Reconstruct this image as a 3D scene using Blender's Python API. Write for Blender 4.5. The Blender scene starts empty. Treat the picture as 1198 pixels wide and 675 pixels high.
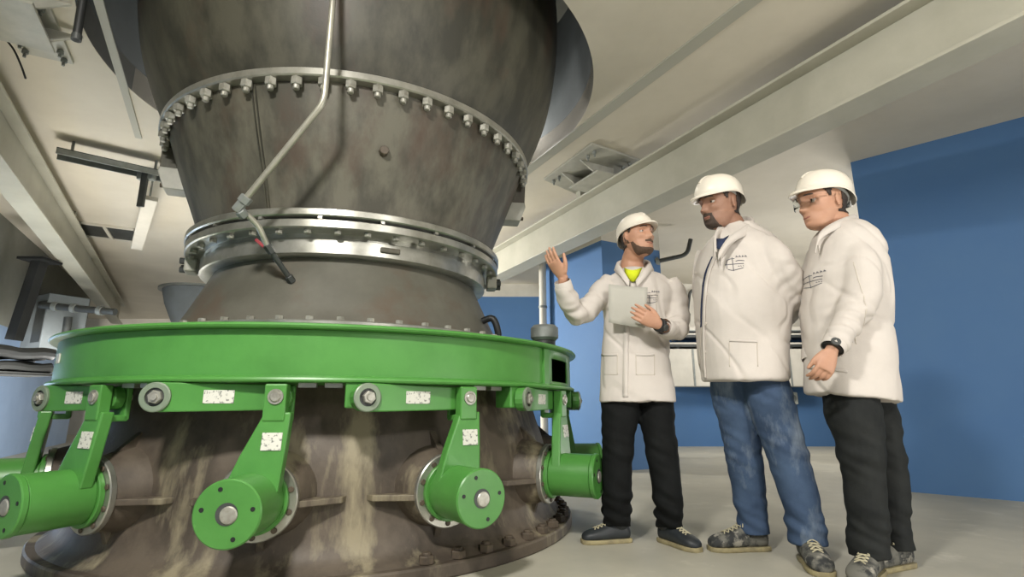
import bpy, bmesh, math, random
import numpy as np
from mathutils import Vector, Matrix, noise
from mathutils.bvhtree import BVHTree
random.seed(7)
PI = math.pi
scene = bpy.context.scene
COL = scene.collection

# ------------------------------------------------------------------ camera, world, lights, exposure
FPX, PITCH, EYE = 620.0, 0.22, 0.70
cd = bpy.data.cameras.new('camera'); cam = bpy.data.objects.new('camera', cd); COL.objects.link(cam)
cam.location = (0, 0, EYE); cam.rotation_euler = (PI/2 + PITCH, 0, 0)
cd.sensor_fit = 'HORIZONTAL'; cd.sensor_width = 36.0; cd.lens = 36.0*FPX/1198.0
cd.clip_start = 0.05; cd.clip_end = 200
scene.camera = cam
vs = scene.view_settings
vs.view_transform = 'Standard'; vs.look = 'None'; vs.gamma = 1.0; vs.use_curve_mapping = False
vs.exposure = -0.1

world = bpy.data.worlds.new('world'); scene.world = world; world.use_nodes = True
bg = world.node_tree.nodes['Background']
bg.inputs[0].default_value = (0.86, 0.92, 1.0, 1); bg.inputs[1].default_value = 0.40

def area(name, loc, target, size, size_y, power, color=(1, 0.965, 0.915)):
    l = bpy.data.lights.new(name, 'AREA'); l.shape = 'RECTANGLE'; l.size = size; l.size_y = size_y
    l.energy = power; l.color = color
    o = bpy.data.objects.new(name, l); COL.objects.link(o); o.location = loc
    o.rotation_euler = (Vector(target) - Vector(loc)).to_track_quat('-Z', 'Y').to_euler()
    return o
area('hall_lamp_key', (-0.9, -0.15, 2.95), (-0.8, 0.9, 0.0), 0.35, 0.3, 165)
area('fill_right_wall', (1.6, -0.6, 2.5), (3.0, 3.2, 0.5), 0.5, 0.4, 62)  # unseen fill added to brighten the right wall
area('fill_ceiling_low', (3.3, 0.4, 0.3), (1.6, 3.4, 3.2), 0.9, 0.6, 48)  # low unseen fill, added to light the ceiling from below
area('fill_far_end', (4.6, 7.6, 2.6), (3.4, 9.0, 0.6), 1.2, 0.4, 60)  # fill light added for the dim far end beyond the beam
area('fill_far_ceiling', (5.2, 6.6, 0.4), (3.5, 5.5, 3.2), 1.0, 0.6, 90)  # added uplight, brightens the ceiling beyond the right beam
area('hall_lamp_behind_turbine', (-2.6, 7.2, 1.9), (0.9, 6.6, -0.2), 0.4, 0.4, 200)
area('fill_left_beam', (-4.2, 5.4, 0.4), (-4.0, 6.4, 3.0), 1.0, 0.6, 70)  # fill light added to brighten the left beam
area('fill_left_wall', (-4.02, 3.73, 0.35), (-6.1, 5.8, 0.3), 0.5, 0.4, 210).data.spread = math.radians(75)  # unseen fill added for the left wall, narrowed to miss the cable tray
for _a, _t in ((45, -5), (150, 195)):
    _p = lambda a, r, z: (-1.135+r*math.cos(math.radians(a)), 3.661+r*math.sin(math.radians(a)), z)
    area('fill_opening_sleeve', _p(_a, 1.60, 3.35), _p(_t, 1.74, 3.25), 0.15, 0.15, 5)  # hidden fill lights added so the sleeve does not go black

# ------------------------------------------------------------------ helpers
def at(px, py, Y):
    a = (px-599)/FPX; b = -(py-337.5)/FPX
    r = Vector((a, math.cos(PITCH)-b*math.sin(PITCH), math.sin(PITCH)+b*math.cos(PITCH)))
    return Vector((0, 0, EYE)) + r*(Y/r.y)
def atz(px, py, z):
    a = (px-599)/FPX; b = -(py-337.5)/FPX
    r = Vector((a, math.cos(PITCH)-b*math.sin(PITCH), math.sin(PITCH)+b*math.cos(PITCH)))
    return Vector((0, 0, EYE)) + r*((z-EYE)/r.z)
def lin(h):
    h = h.lstrip('#'); c = [int(h[i:i+2], 16)/255 for i in (0, 2, 4)]
    return tuple(((x/12.92) if x <= 0.04045 else ((x+0.055)/1.055)**2.4) for x in c) + (1,)

def mat(name, col, rough=0.6, metal=0.0, col2=None, scale=4.0, lo=0.35, hi=0.65, stretch=(1, 1, 1), bump=0.0, bscale=40.0, col3=None, scale3=1.5, lo3=.5, hi3=.62, str3=(1,1,1), trans=0.0, spec=None):
    m = bpy.data.materials.new(name); m.use_nodes = True
    nt = m.node_tree; N = nt.nodes; L = nt.links; p = N['Principled BSDF']
    p.inputs['Base Color'].default_value = lin(col); p.inputs['Roughness'].default_value = rough; p.inputs['Metallic'].default_value = metal
    if spec is not None: p.inputs['Specular IOR Level'].default_value = spec
    if trans: p.inputs['Transmission Weight'].default_value = trans; p.inputs['IOR'].default_value = 1.08
    tc = N.new('ShaderNodeTexCoord')
    def nz(sc, st, det=6):
        mp = N.new('ShaderNodeMapping'); mp.inputs['Scale'].default_value = st
        L.new(tc.outputs['Object'], mp.inputs[0])
        n = N.new('ShaderNodeTexNoise'); n.inputs['Scale'].default_value = sc; n.inputs['Detail'].default_value = det; n.inputs['Roughness'].default_value = .62
        L.new(mp.outputs[0], n.inputs[0]); return n
    def mask(sc, st, a, b):
        n = nz(sc, st); r = N.new('ShaderNodeMapRange'); r.inputs[1].default_value = a; r.inputs[2].default_value = b
        L.new(n.outputs[0], r.inputs[0]); return r
    out = None
    if col2:
        r = mask(scale, stretch, lo, hi); x = N.new('ShaderNodeMix'); x.data_type = 'RGBA'
        x.inputs[6].default_value = lin(col); x.inputs[7].default_value = lin(col2); L.new(r.outputs[0], x.inputs[0]); out = x.outputs[2]
    if col3:
        r = mask(scale3, str3, lo3, hi3); x = N.new('ShaderNodeMix'); x.data_type = 'RGBA'
        if out: L.new(out, x.inputs[6])
        else: x.inputs[6].default_value = lin(col)
        x.inputs[7].default_value = lin(col3); L.new(r.outputs[0], x.inputs[0]); out = x.outputs[2]
    if out: L.new(out, p.inputs['Base Color'])
    if bump:
        n = nz(bscale, (1, 1, 1)); b = N.new('ShaderNodeBump'); b.inputs['Strength'].default_value = bump; b.inputs['Distance'].default_value = 0.01
        L.new(n.outputs[0], b.inputs['Height']); L.new(b.outputs[0], p.inputs['Normal'])
    return m

M = {}
M['floor'] = mat('floor_concrete', '#b4b0a0', .55, col2='#a5a294', scale=1.6, col3='#c4c0b1', scale3=3.5, lo3=.58, hi3=.75, bump=.05, bscale=90)
M['ceil'] = mat('ceiling_paint', '#cfc8b8', .7, col2='#c4bdad', scale=1.2, bump=.03)
M['white'] = mat('white_paint', '#cfcabd', .55, col2='#c2bdb0', scale=3)
M['groove'] = mat('joint_strip', '#a9a89c', .6)
M['blue'] = mat('blue_wall', '#456c9a', .7, col2='#4a709b', scale=1.3, bump=.08, bscale=160)
M['blue_light'] = mat('pale_blue_wall', '#8fa6c4', .55, col2='#869dbc', scale=2)
M['grey_wall'] = mat('grey_wall', '#8a8b82', .8, col2='#7f8078', scale=2)
M['sleeve'] = mat('opening_sleeve', '#6f7678', .8, col2='#656b6c', scale=3)
M['beam'] = mat('beam_paint', '#b3b1a2', .45, col2='#a6a495', scale=2.2, stretch=(1, 1, 1), bump=.02)
M['green'] = mat('green_enamel', '#4d8a3e', .38, col2='#457f37', scale=5, lo=.4, hi=.7, bump=.04, bscale=60, col3='#659c58', scale3=14, lo3=.7, hi3=.78)
M['green_dark'] = mat('green_enamel_inner', '#2f6f2b', .5)
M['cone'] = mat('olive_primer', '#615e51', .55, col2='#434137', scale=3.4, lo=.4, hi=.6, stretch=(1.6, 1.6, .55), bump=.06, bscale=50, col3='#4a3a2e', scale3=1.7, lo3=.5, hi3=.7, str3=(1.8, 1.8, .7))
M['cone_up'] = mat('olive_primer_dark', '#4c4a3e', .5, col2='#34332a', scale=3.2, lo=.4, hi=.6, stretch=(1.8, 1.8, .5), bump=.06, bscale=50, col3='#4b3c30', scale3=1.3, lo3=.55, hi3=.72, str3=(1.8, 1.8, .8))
M['cone_low'] = mat('grey_primer', '#66645a', .55, col2='#56544a', scale=3, bump=.06, bscale=60, col3='#5c5145', scale3=2.2)
M['shell'] = mat('brown_primer', '#5c5246', .6, col2='#40382f', scale=3.2, lo=.42, hi=.6, stretch=(1, 1, .7), bump=.14, bscale=45, col3='#8b826a', scale3=2.4, lo3=.52, hi3=.64, str3=(1.7, 1.7, .45))
M['steel'] = mat('machined_steel', '#b9b8b0', .32, .75, col2='#9a998f', scale=8)
M['bolt'] = mat('zinc_bolt', '#b5b4aa', .4, .5, col2='#8d8b80', scale=20)
M['rust'] = mat('dark_bolt', '#4b4238', .6, .2, col2='#5f5344', scale=30)
M['tube'] = mat('stainless_tube', '#b0ae9f', .35, .5, col2='#97958a', scale=9)
M['darkmetal'] = mat('dark_metal', '#4a4d4b', .5, .3, col2='#3a3c3b', scale=8)
M['soot'] = mat('dark_paint', '#232423', .85, spec=.15)
M['bearing'] = mat('bearing_ring', '#7c8a76', .45, .2)
M['black'] = mat('black_rubber', '#191b1b', .5)
M['galv'] = mat('galvanised_steel', '#8b908c', .5, .3, col2='#7a7e7a', scale=12)
M['red'] = mat('red_paint', '#8f2f35', .5)
M['coat'] = mat('white_cotton', '#cbc4bc', .85, col2='#c3bcb4', scale=5, bump=.10, bscale=180, spec=.12)
M['coat_trim'] = mat('white_cotton_seam', '#c4bcb0', .85, spec=.12)
M['ink'] = mat('embroidery_ink', '#66676c', .8)
M['helmet'] = mat('white_helmet', '#e3dccd', .32)
M['helmet_in'] = mat('helmet_harness', '#9a9c98', .6)
M['skin'] = mat('skin', '#b98d72', .55, col2='#b0836a', scale=18, bump=.05, bscale=120)
M['skin_b'] = mat('skin_tan', '#95705b', .55, col2='#8a6551', scale=18, bump=.05, bscale=120)
M['lip'] = mat('lips', '#9a6658', .5)
M['hair'] = mat('dark_hair', '#2b2420', .7, col2='#3a3029', scale=60, bump=.3, bscale=150)
M['stubble'] = mat('short_beard', '#5c4738', .75, col2='#4a392c', scale=70, bump=.25, bscale=200)
M['stubble_d'] = mat('dark_beard', '#4b3d34', .75, col2='#382d26', scale=70, bump=.25, bscale=200)
M['eye'] = mat('eye_white', '#a89f96', .6)
M['iris'] = mat('iris', '#2a211b', .5)
M['yellow'] = mat('yellow_shirt', '#d2dc2e', .8, col2='#c4cf2c', scale=10, spec=.12)
M['navy'] = mat('navy_shirt', '#2a3149', .8, col2='#39425c', scale=30, spec=.12)
M['trouser'] = mat('black_trousers', '#131414', .8, col2='#191b1b', scale=9, bump=.12, bscale=120, spec=.12)
M['trouser_b'] = mat('charcoal_trousers', '#222424', .8, col2='#2b2d2c', scale=9, bump=.12, bscale=120, spec=.12)
M['jeans'] = mat('blue_denim', '#37465d', .85, col2='#495b74', scale=5, bump=.15, bscale=200, col3='#87939f', scale3=3.3, lo3=.52, hi3=.74, str3=(2, 2, .8), spec=.12)
M['shoe'] = mat('black_shoe', '#22262a', .5, col2='#2d3234', scale=20)
M['shoe_dusty'] = mat('dusty_shoe', '#6b6a62', .8, col2='#2e3030', scale=12, lo=.44, hi=.56, col3='#9a968a', scale3=13, lo3=.56, hi3=.64)
M['sole'] = mat('tan_sole', '#a1966f', .7, col2='#7d7459', scale=20)
M['lace'] = mat('laces', '#b9b295', .8)
M['paper'] = mat('paper', '#aaa89e', .8, col2='#b2b0a6', scale=2)
M['label'] = mat('label_sticker', '#cfcfc4', .6, col2='#7d7f78', scale=70, lo=.55, hi=.6, stretch=(1, 1, 1))
M['glass'] = mat('clear_plastic', '#f2f4f4', .05, trans=1.0)
M['plug'] = mat('socket_plastic', '#b9bbb0', .5)
M['sage'] = mat('sage_green', '#7f9a7b', .6)

WM = {}
def wm(o):
    m = Matrix.LocRotScale(o.location, o.rotation_euler, None)
    return wm(o.parent) @ m if o.parent else m

class MB:
    def __init__(s): s.v = []; s.f = []
    def add(s, vs, fs):
        n = len(s.v); s.v += [Vector(v) for v in vs]; s.f += [tuple(i+n for i in f) for f in fs]; return s
    def box(s, c, size, R=None):
        hx, hy, hz = size[0]/2, size[1]/2, size[2]/2
        vs = [Vector((x, y, z)) for x in (-hx, hx) for y in (-hy, hy) for z in (-hz, hz)]
        if R is not None: vs = [R @ v for v in vs]
        c = Vector(c); vs = [v+c for v in vs]
        return s.add(vs, [(0, 1, 3, 2), (4, 6, 7, 5), (0, 4, 5, 1), (2, 3, 7, 6), (0, 2, 6, 4), (1, 5, 7, 3)])
    def prism(s, pts, off):
        """pts: 3-D polygon, off: extrusion vector"""
        n = len(pts); off = Vector(off); a = [Vector(p) for p in pts]; b = [p+off for p in a]
        return s.add(a+b, [tuple(range(n))[::-1], tuple(range(n, 2*n))] + [(i, (i+1) % n, n+(i+1) % n, n+i) for i in range(n)])
    def loft(s, rings, cap0=True, cap1=True, closed=True):
        n = len(rings[0]); base = len(s.v)
        for r in rings: s.v += [Vector(p) for p in r]
        for k in range(len(rings)-1):
            for i in range(n if closed else n-1):
                j = (i+1) % n
                s.f.append((base+k*n+i, base+k*n+j, base+(k+1)*n+j, base+(k+1)*n+i))
        if cap0: s.f.append(tuple(base+i for i in range(n))[::-1])
        if cap1: s.f.append(tuple(base+(len(rings)-1)*n+i for i in range(n)))
        return s
    def cyl(s, p0, p1, r0, r1=None, n=24, bev=0.0):
        p0 = Vector(p0); p1 = Vector(p1); r1 = r0 if r1 is None else r1
        d = (p1-p0); L = d.length; d.normalize()
        u = d.orthogonal().normalized(); w = d.cross(u)
        def ring(t, r): return [p0+d*t+(u*math.cos(2*PI*i/n)+w*math.sin(2*PI*i/n))*r for i in range(n)]
        if bev: rs = [ring(0, r0-bev), ring(bev, r0), ring(L-bev, r1), ring(L, r1-bev)]
        else: rs = [ring(0, r0), ring(L, r1)]
        return s.loft(rs)
    def tube(s, pts, rad, n=12, sub=0):
        pts = [Vector(p) for p in pts]
        rad = list(rad) if hasattr(rad, '__len__') else [rad]*len(pts)
        if sub: pts, rad = smooth_path(pts, rad, sub)
        up = None; rings = []
        for i, p in enumerate(pts):
            t = (pts[min(i+1, len(pts)-1)]-pts[max(i-1, 0)]).normalized()
            if up is None: up = t.orthogonal().normalized()
            up = (up-t*up.dot(t)).normalized(); w = t.cross(up)
            rings.append([p+(up*math.cos(2*PI*k/n)+w*math.sin(2*PI*k/n))*rad[i] for k in range(n)])
        return s.loft(rings)
    def capsule(s, pts, rad, n=12, sub=3):
        """rounded-end tube"""
        pts = [Vector(p) for p in pts]; rad = list(rad) if hasattr(rad, '__len__') else [rad]*len(pts)
        pts, rad = smooth_path(pts, rad, sub)
        a = (pts[0]-pts[1]).normalized(); b = (pts[-1]-pts[-2]).normalized()
        P = [pts[0]+a*rad[0]*.95, pts[0]+a*rad[0]*.7]+pts+[pts[-1]+b*rad[-1]*.7, pts[-1]+b*rad[-1]*.95]
        R = [rad[0]*.3, rad[0]*.72]+rad+[rad[-1]*.72, rad[-1]*.3]
        return s.tube(P, R, n)
    def lathe(s, prof, c, n=96, a0=0, a1=2*PI, closed_prof=False):
        full = abs(a1-a0-2*PI) < 1e-6; m = n if full else n+1
        rings = [[(c[0]+r*math.cos(a0+(a1-a0)*i/n), c[1]+r*math.sin(a0+(a1-a0)*i/n), z) for i in range(m)] for r, z in prof]
        if closed_prof: rings.append(rings[0])
        return s.loft(rings, False, False, full)
    def sphere(s, c, r, nu=16, nv=10, R=None):
        c = Vector(c); r = (r, r, r) if not hasattr(r, '__len__') else r
        rings = []
        for k in range(nv+1):
            a = -PI/2+PI*(k+.02 if k == 0 else k-.02 if k == nv else k)/nv
            ring = [Vector((r[0]*math.cos(a)*math.cos(2*PI*i/nu), r[1]*math.cos(a)*math.sin(2*PI*i/nu), r[2]*math.sin(a))) for i in range(nu)]
            rings.append([c+((R @ v) if R is not None else v) for v in ring])
        return s.loft(rings)
    def hexbolt(s, p, d, r, h, shank=0):
        p = Vector(p); d = Vector(d).normalized()
        return s.cyl(p, p+d*h, r, n=6, bev=r*.12)
    def build(s, name, m, parent=None, smooth=False, bev=0.0, seg=2, ang=35, recalc=True):
        me = bpy.data.meshes.new(name)
        inv = wm(parent).inverted() if parent else Matrix.Identity(4)
        me.from_pydata([tuple(inv @ v) for v in s.v], [], s.f)
        o = bpy.data.objects.new(name, me); COL.objects.link(o); o.parent = parent
        if recalc:
            bm = bmesh.new(); bm.from_mesh(me); bmesh.ops.recalc_face_normals(bm, faces=bm.faces); bm.to_mesh(me); bm.free()
        if m: me.materials.append(m)
        if smooth: shade(me, ang)
        if bev:
            b = o.modifiers.new('bevel', 'BEVEL'); b.width = bev; b.segments = seg; b.limit_method = 'ANGLE'; b.angle_limit = math.radians(40)
        return o

def shade(me, ang=35):
    me.polygons.foreach_set('use_smooth', [True]*len(me.polygons))
    if ang < 180:
        bm = bmesh.new(); bm.from_mesh(me); a = math.radians(ang)
        for e in bm.edges:
            if len(e.link_faces) == 2 and e.calc_face_angle(0) > a: e.smooth = False
        bm.to_mesh(me); bm.free()

def smooth_path(pts, rad, sub):
    P = []; R = []; n = len(pts)
    for i in range(n-1):
        p0, p1, p2, p3 = pts[max(i-1, 0)], pts[i], pts[i+1], pts[min(i+2, n-1)]
        r0, r1, r2, r3 = rad[max(i-1, 0)], rad[i], rad[i+1], rad[min(i+2, n-1)]
        for k in range(sub):
            t = k/sub; t2 = t*t; t3 = t2*t
            f = lambda a, b, c, d: (b*2+(c-a)*t+(a*2-b*5+c*4-d)*t2+(b*3-a-c*3+d)*t3)*.5
            P.append(f(p0, p1, p2, p3)); R.append(f(r0, r1, r2, r3))
    P.append(pts[-1]); R.append(rad[-1]); return P, R

def empty(name, loc, rotz=0.0, parent=None):
    o = bpy.data.objects.new(name, None); COL.objects.link(o); o.empty_display_size = .1
    o.location = loc; o.rotation_euler = (0, 0, rotz); o.parent = parent
    return o
def tag(o, label=None, cat=None, group=None, kind=None):
    if label: o['label'] = label
    if cat: o['category'] = cat
    if group: o['group'] = group
    if kind: o['kind'] = kind
    return o
def struct(mb, name, m, **k): return tag(mb.build(name, m, **k), kind='structure')
def copy_tree(o, parent=None):
    c = o.copy(); COL.objects.link(c)
    if parent: c.parent = parent
    for ch in list(o.children): copy_tree(ch, c)
    return c

# ------------------------------------------------------------------ the room
CX, CY = -1.135, 3.661            # turbine axis
CEIL = 3.035; ROPEN = 1.744
A = math.radians(-28.5)           # direction the beams run
D = Vector((math.sin(A), math.cos(A), 0)); Nn = Vector((math.cos(A), -math.sin(A), 0))
def dn(s, p, z, d=None, n=None): return (d or D)*s + (n or Nn)*p + Vector((0, 0, z))

mb = MB(); mb.add([(-14, -5, 0), (12, -5, 0), (12, 16, 0), (-14, 16, 0), (-14, -5, -.1), (12, -5, -.1), (12, 16, -.1), (-14, 16, -.1)], [(0, 1, 2, 3), (7, 6, 5, 4), (0, 4, 5, 1), (1, 5, 6, 2), (2, 6, 7, 3), (3, 7, 4, 0)])
struct(mb, 'floor', M['floor'])

# ceiling slab with its round opening
X0, X1, Y0, Y1 = -14, 12, -5, 16
angs = sorted([2*PI*i/144 for i in range(144)] + [math.atan2(y-CY, x-CX) % (2*PI) for x in (X0, X1) for y in (Y0, Y1)])
inn = []; outr = []
for t in angs:
    c, s_ = math.cos(t), math.sin(t)
    k = min([v for v in ((X1-CX)/c if c > 1e-9 else 1e9, (X0-CX)/c if c < -1e-9 else 1e9, (Y1-CY)/s_ if s_ > 1e-9 else 1e9, (Y0-CY)/s_ if s_ < -1e-9 else 1e9)])
    inn.append((CX+ROPEN*c, CY+ROPEN*s_)); outr.append((CX+k*c, CY+k*s_))
mb = MB(); rings = [[(x, y, CEIL) for x, y in inn], [(x, y, CEIL) for x, y in outr], [(x, y, CEIL+.2) for x, y in outr], [(x, y, CEIL+.2) for x, y in inn]]
rings.append(rings[0]); mb.loft(rings, False, False)
struct(mb, 'ceiling', M['ceil'])
mb = MB(); mb.lathe([(ROPEN, CEIL+.004), (ROPEN, 4.3), (ROPEN+.12, 4.3), (ROPEN+.12, CEIL+.21)], (CX, CY), 144)
struct(mb, 'trim_1', M['sleeve'], smooth=True)
mb = MB(); mb.lathe([(0.02, 4.3), (ROPEN+.1, 4.3), (ROPEN+.1, 4.36), (.02, 4.36)], (CX, CY), 64, closed_prof=True)
struct(mb, 'ceiling_upper', M['grey_wall'])

# ceiling joint strips
def strip(name, p0, p1, s0, s1, h=.014, m='groove'):
    mb = MB(); z = CEIL
    mb.prism([dn(s0, p0, z), dn(s1, p0, z), dn(s1, p1, z), dn(s0, p1, z)], (0, 0, -h))
    return struct(mb, name, M[m])
strip('trim_2', 2.455, 2.556, -3, 10)
strip('trim_3', -.885, -.835, -3, 5.35)
# far walls: blue below, white above
def wall(name, a, b, z0, z1, th, m):
    a = Vector(a).to_3d(); b = Vector(b).to_3d(); d = (b-a).normalized(); n = Vector((-d.y, d.x, 0))*th
    mb = MB(); a.z = b.z = z0
    mb.prism([a, b, b+n, a+n], (0, 0, z1-z0)); return struct(mb, name, M[m])
wall('wall_far', (1.75, 10.03), (9.0, 10.03), 0, 2.10, .3, 'blue')
wall('wall_far_upper', (1.75, 10.03), (9.0, 10.03), 2.10, CEIL, .3, 'white')
wall('wall_back', (-1.6, 10.03), (1.75, 10.03), 0, 2.78, .3, 'blue')
wall('wall_back_upper', (-1.6, 10.03), (1.75, 10.03), 2.78, CEIL, .3, 'white')
wall('wall_left_far', (-13, 14.2), (-1.3, 14.2), 0, CEIL, .3, 'white')
wall('wall_back_side', (-1.6, 14.2), (-1.6, 10.3), 0, CEIL, .3, 'white')
# right wall, ending in a free corner behind the third man
a = atz(1053, 574.5, 0); b = a + Vector((.735, -.678, 0))*5
wall('wall_right', a, b, 0, CEIL, .35, 'blue')
# blue pillar
pa, pb, pd = Vector((1.085, 6.16, 0)), Vector((1.915, 6.61, 0)), Vector((.47, 7.30, 0))
mb = MB(); mb.prism([pa, pb, pb+(pd-pa), pd], (0, 0, 2.68)); struct(mb, 'wall_pillar', M['blue'])
mb = MB(); mb.prism([pa, pb, pb+(pd-pa), pd], (0, 0, CEIL-2.68)); 
for v in mb.v: v.z += 2.68
struct(mb, 'wall_pillar_upper', M['white'])
# left wall: pale blue below, grey above
PL = -2.6
def lw(name, z0, z1, m):
    mb = MB(); mb.prism([dn(-2, PL, z0), dn(14, PL, z0), dn(14, PL-.3, z0), dn(-2, PL-.3, z0)], (0, 0, z1-z0)); return struct(mb, name, M[m])
lw('wall_left', 0, 1.75, 'blue_light'); lw('wall_left_upper', 1.75, CEIL, 'grey_wall')

# ------------------------------------------------------------------ ceiling beams
ZT, ZB = 2.89, 2.47
def ibeam(p0, w, s0, s1, label, sign, adeg, hang=(-1.2, 4.45, 8)):
    da = Vector((math.sin(math.radians(adeg)), math.cos(math.radians(adeg)), 0)); na = Vector((da.y, -da.x, 0))
    dn = lambda s, p, z: da*s + na*p + Vector((0, 0, z))
    root = empty('steel_beam', dn(s0, p0+sign*w/2, ZB))
    tag(root, label, 'beam', 'painted steel ceiling beams')
    q0, q1 = sorted((p0, p0+sign*w)); pm = (q0+q1)/2
    def bar(nm, a, b, z0, z1):
        mb = MB(); mb.prism([dn(s0, a, z0), dn(s1, a, z0), dn(s1, b, z0), dn(s0, b, z0)], (0, 0, z1-z0)); mb.build(nm, M['beam'], root, bev=.004)
    bar('bottom_flange', q0, q1, ZB, ZB+.022); bar('top_flange', q0, q1, ZT-.022, ZT); bar('web', pm-.012, pm+.012, ZB+.022, ZT-.022)
    for sc in hang:   # hangers to the slab
        mb = MB(); mb.prism([dn(sc, pm-.04, ZT), dn(sc+.08, pm-.04, ZT), dn(sc+.08, pm+.04, ZT), dn(sc, pm+.04, ZT)], (0, 0, CEIL-ZT)); mb.build('hanger', M['beam'], root)
    return root
ibeam(3.077, .24, -2.2, 8.2, 'long pale I-beam crossing above the three men towards the right', 1, -27.5)
ibeam(-1.32, .20, -1.0, 14.3, 'pale I-beam under the ceiling left of the turbine', -1, -31.3)

# anchor plates and gusset brackets beside the beams
def anchor(name, quad, gp, label):
    root = empty(name, (sum((Vector(q) for q in quad), Vector())/4))
    tag(root, label, 'bracket', 'ceiling anchor plates by the beams')
    mb = MB(); mb.prism([Vector((q[0], q[1], CEIL)) for q in quad], (0, 0, -.025)); mb.build('plate', M['galv_light'], root, bev=.003)
    c = Vector((root.location.x, root.location.y, CEIL-.025))
    for i in range(4):
        q = Vector(quad[i]); q.z = c.z; k = q.lerp(c, .28)
        for dd in (-.05, .05):
            mb = MB(); mb.hexbolt(k+D*dd, (0, 0, -1), .018, .03); mb.cyl(k+D*dd, k+D*dd+Vector((0, 0, -.055)), .009, n=10)
            mb.build('bolt', M['galv'], root)
    g = Vector(gp); q = sg(g)
    for dd in (-.16, .16):       # triangular gussets between plate and seat
        mb = MB(); mb.prism([g+D*dd-Nn*.30*q, g+D*dd+Nn*.10*q, g+D*dd+Nn*.10*q+Vector((0, 0, -.10)), g+D*dd-Nn*.12*q+Vector((0, 0, -.10))], D*.016); mb.build('gusset', M['galv_light'], root)
    mb = MB(); z0 = Vector((0, 0, -.10)); mb.prism([g-D*.24-Nn*.16*q+z0, g+D*.24-Nn*.16*q+z0, g+D*.24+Nn*.14*q+z0, g-D*.24+Nn*.14*q+z0], (0, 0, -.018)); mb.build('seat_plate', M['galv_light'], root, bev=.002)
    mb = MB(); mb.prism([g-D*.16+Nn*.02*q, g+D*.16+Nn*.02*q, g+D*.16+Nn*.02*q+z0, g-D*.16+Nn*.02*q+z0], Nn*.014*q); mb.build('web_plate', M['galv_light'], root)
    return root
def sg(g): return 1 if g.dot(Nn) > .7 else -1
M['galv_light'] = mat('painted_plate', '#b2b1a6', .5, .1, col2='#a3a298', scale=8)
anchor('ceiling_bracket', [atz(636, 208, CEIL), atz(692, 166, CEIL), atz(750, 186, CEIL), atz(690, 232, CEIL)], Vector((*atz(697, 212, CEIL-.12).xy, CEIL-.025)), 'anchor plate with gusset bracket bolted to ceiling beside the right beam')
q1 = atz(25, 58, CEIL); q2 = atz(87, 72, CEIL)
anchor('ceiling_bracket', [q1, q2, q2-D*.75, q1-D*.75], dn(3.75, -1.3, CEIL-.025), 'anchor plate with bolts on ceiling at the upper left corner')

# ------------------------------------------------------------------ turbine
turb = empty('turbine', (CX, CY, 0))
tag(turb, 'huge dark steel turbine rising through a round ceiling opening', 'turbine')
C = (CX, CY)
def pol(ang, r, z): return Vector((CX+r*math.cos(math.radians(ang)), CY+r*math.sin(math.radians(ang)), z))
def rad(ang): return Vector((math.cos(math.radians(ang)), math.sin(math.radians(ang)), 0))
def tan(ang): return Vector((-math.sin(math.radians(ang)), math.cos(math.radians(ang)), 0))
def ring_part(name, prof, m, n=160, parent=turb, ang=30):
    mb = MB(); mb.lathe(prof, C, n, closed_prof=True); return mb.build(name, M[m], parent, smooth=True, ang=ang)
def spline(prof, k=6):
    P, R = smooth_path([Vector((r, z, 0)) for r, z in prof], [0]*len(prof), k); return [(p.x, p.y) for p in P]

base = ring_part('base_flange', [(1.30, .0), (1.505, .0), (1.512, .008), (1.512, .05), (1.505, .058), (1.30, .058)], 'shell')
for i in range(60):
    a = i*6+2-360*(i > 30)
    if -178 < a < -58: continue
    mb = MB(); p = pol(a, 1.462, .058); mb.hexbolt(p, (0, 0, 1), .034, .034); mb.cyl(p+Vector((0, 0, .03)), p+Vector((0, 0, .046)), .02, n=10, bev=.004)
    mb.build('bolt', M['rust'], base)
ring_part('lower_shell', [(1.22, .05)] + spline([(1.47, .058), (1.40, .11), (1.365, .22), (1.345, .45), (1.30, .60), (1.245, .76)]) + [(1.22, 1.02), (1.05, 1.02)], 'shell')
cb = ring_part('cone_base_flange', [(1.0, 1.075), (1.145, 1.075), (1.15, 1.08), (1.15, 1.108), (1.145, 1.113), (1.0, 1.113)], 'steel')
for i in range(48):
    mb = MB(); mb.hexbolt(pol(i*7.5, 1.108, 1.113), (0, 0, 1), .02, .022); mb.build('bolt', M['bolt'], cb)
ring_part('lower_cone', [(1.0, 1.0)] + spline([(1.09, 1.02), (1.055, 1.11), (1.0, 1.20), (.925, 1.36), (.862, 1.50)]) + [(.80, 1.50)], 'cone_low')
ring_part('seal_band', [(.80, 1.50), (.925, 1.50), (.938, 1.507), (.938, 1.585), (.925, 1.592), (.925, 1.64), (.80, 1.64)], 'steel')
lf = ring_part('lower_flange', [(.85, 1.618), (1.022, 1.618), (1.03, 1.624), (1.03, 1.662), (1.022, 1.668), (.85, 1.668)], 'steel')
for i in range(40):
    a = i*9+3
    mb = MB(); mb.hexbolt(pol(a, .985, 1.618), (0, 0, -1), .02, .022); mb.build('bolt', M['bolt'], lf)
ring_part('gasket', [(.85, 1.66), (1.0, 1.66), (1.0, 1.69), (.85, 1.69)], 'darkmetal')
for i in range(20):
    a = i*18+7; mb = MB(); mb.prism([pol(a-.6, 1.0, 1.668), pol(a+.6, 1.0, 1.668), pol(a+.6, 1.031, 1.668), pol(a-.6, 1.031, 1.668)], (0, 0, .015)); mb.build('spacer', M['steel'], lf)
ring_part('upper_joint_flange', [(.85, 1.683), (1.03, 1.683), (1.037, 1.689), (1.037, 1.72), (1.03, 1.726), (.85, 1.726)], 'steel')
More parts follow.
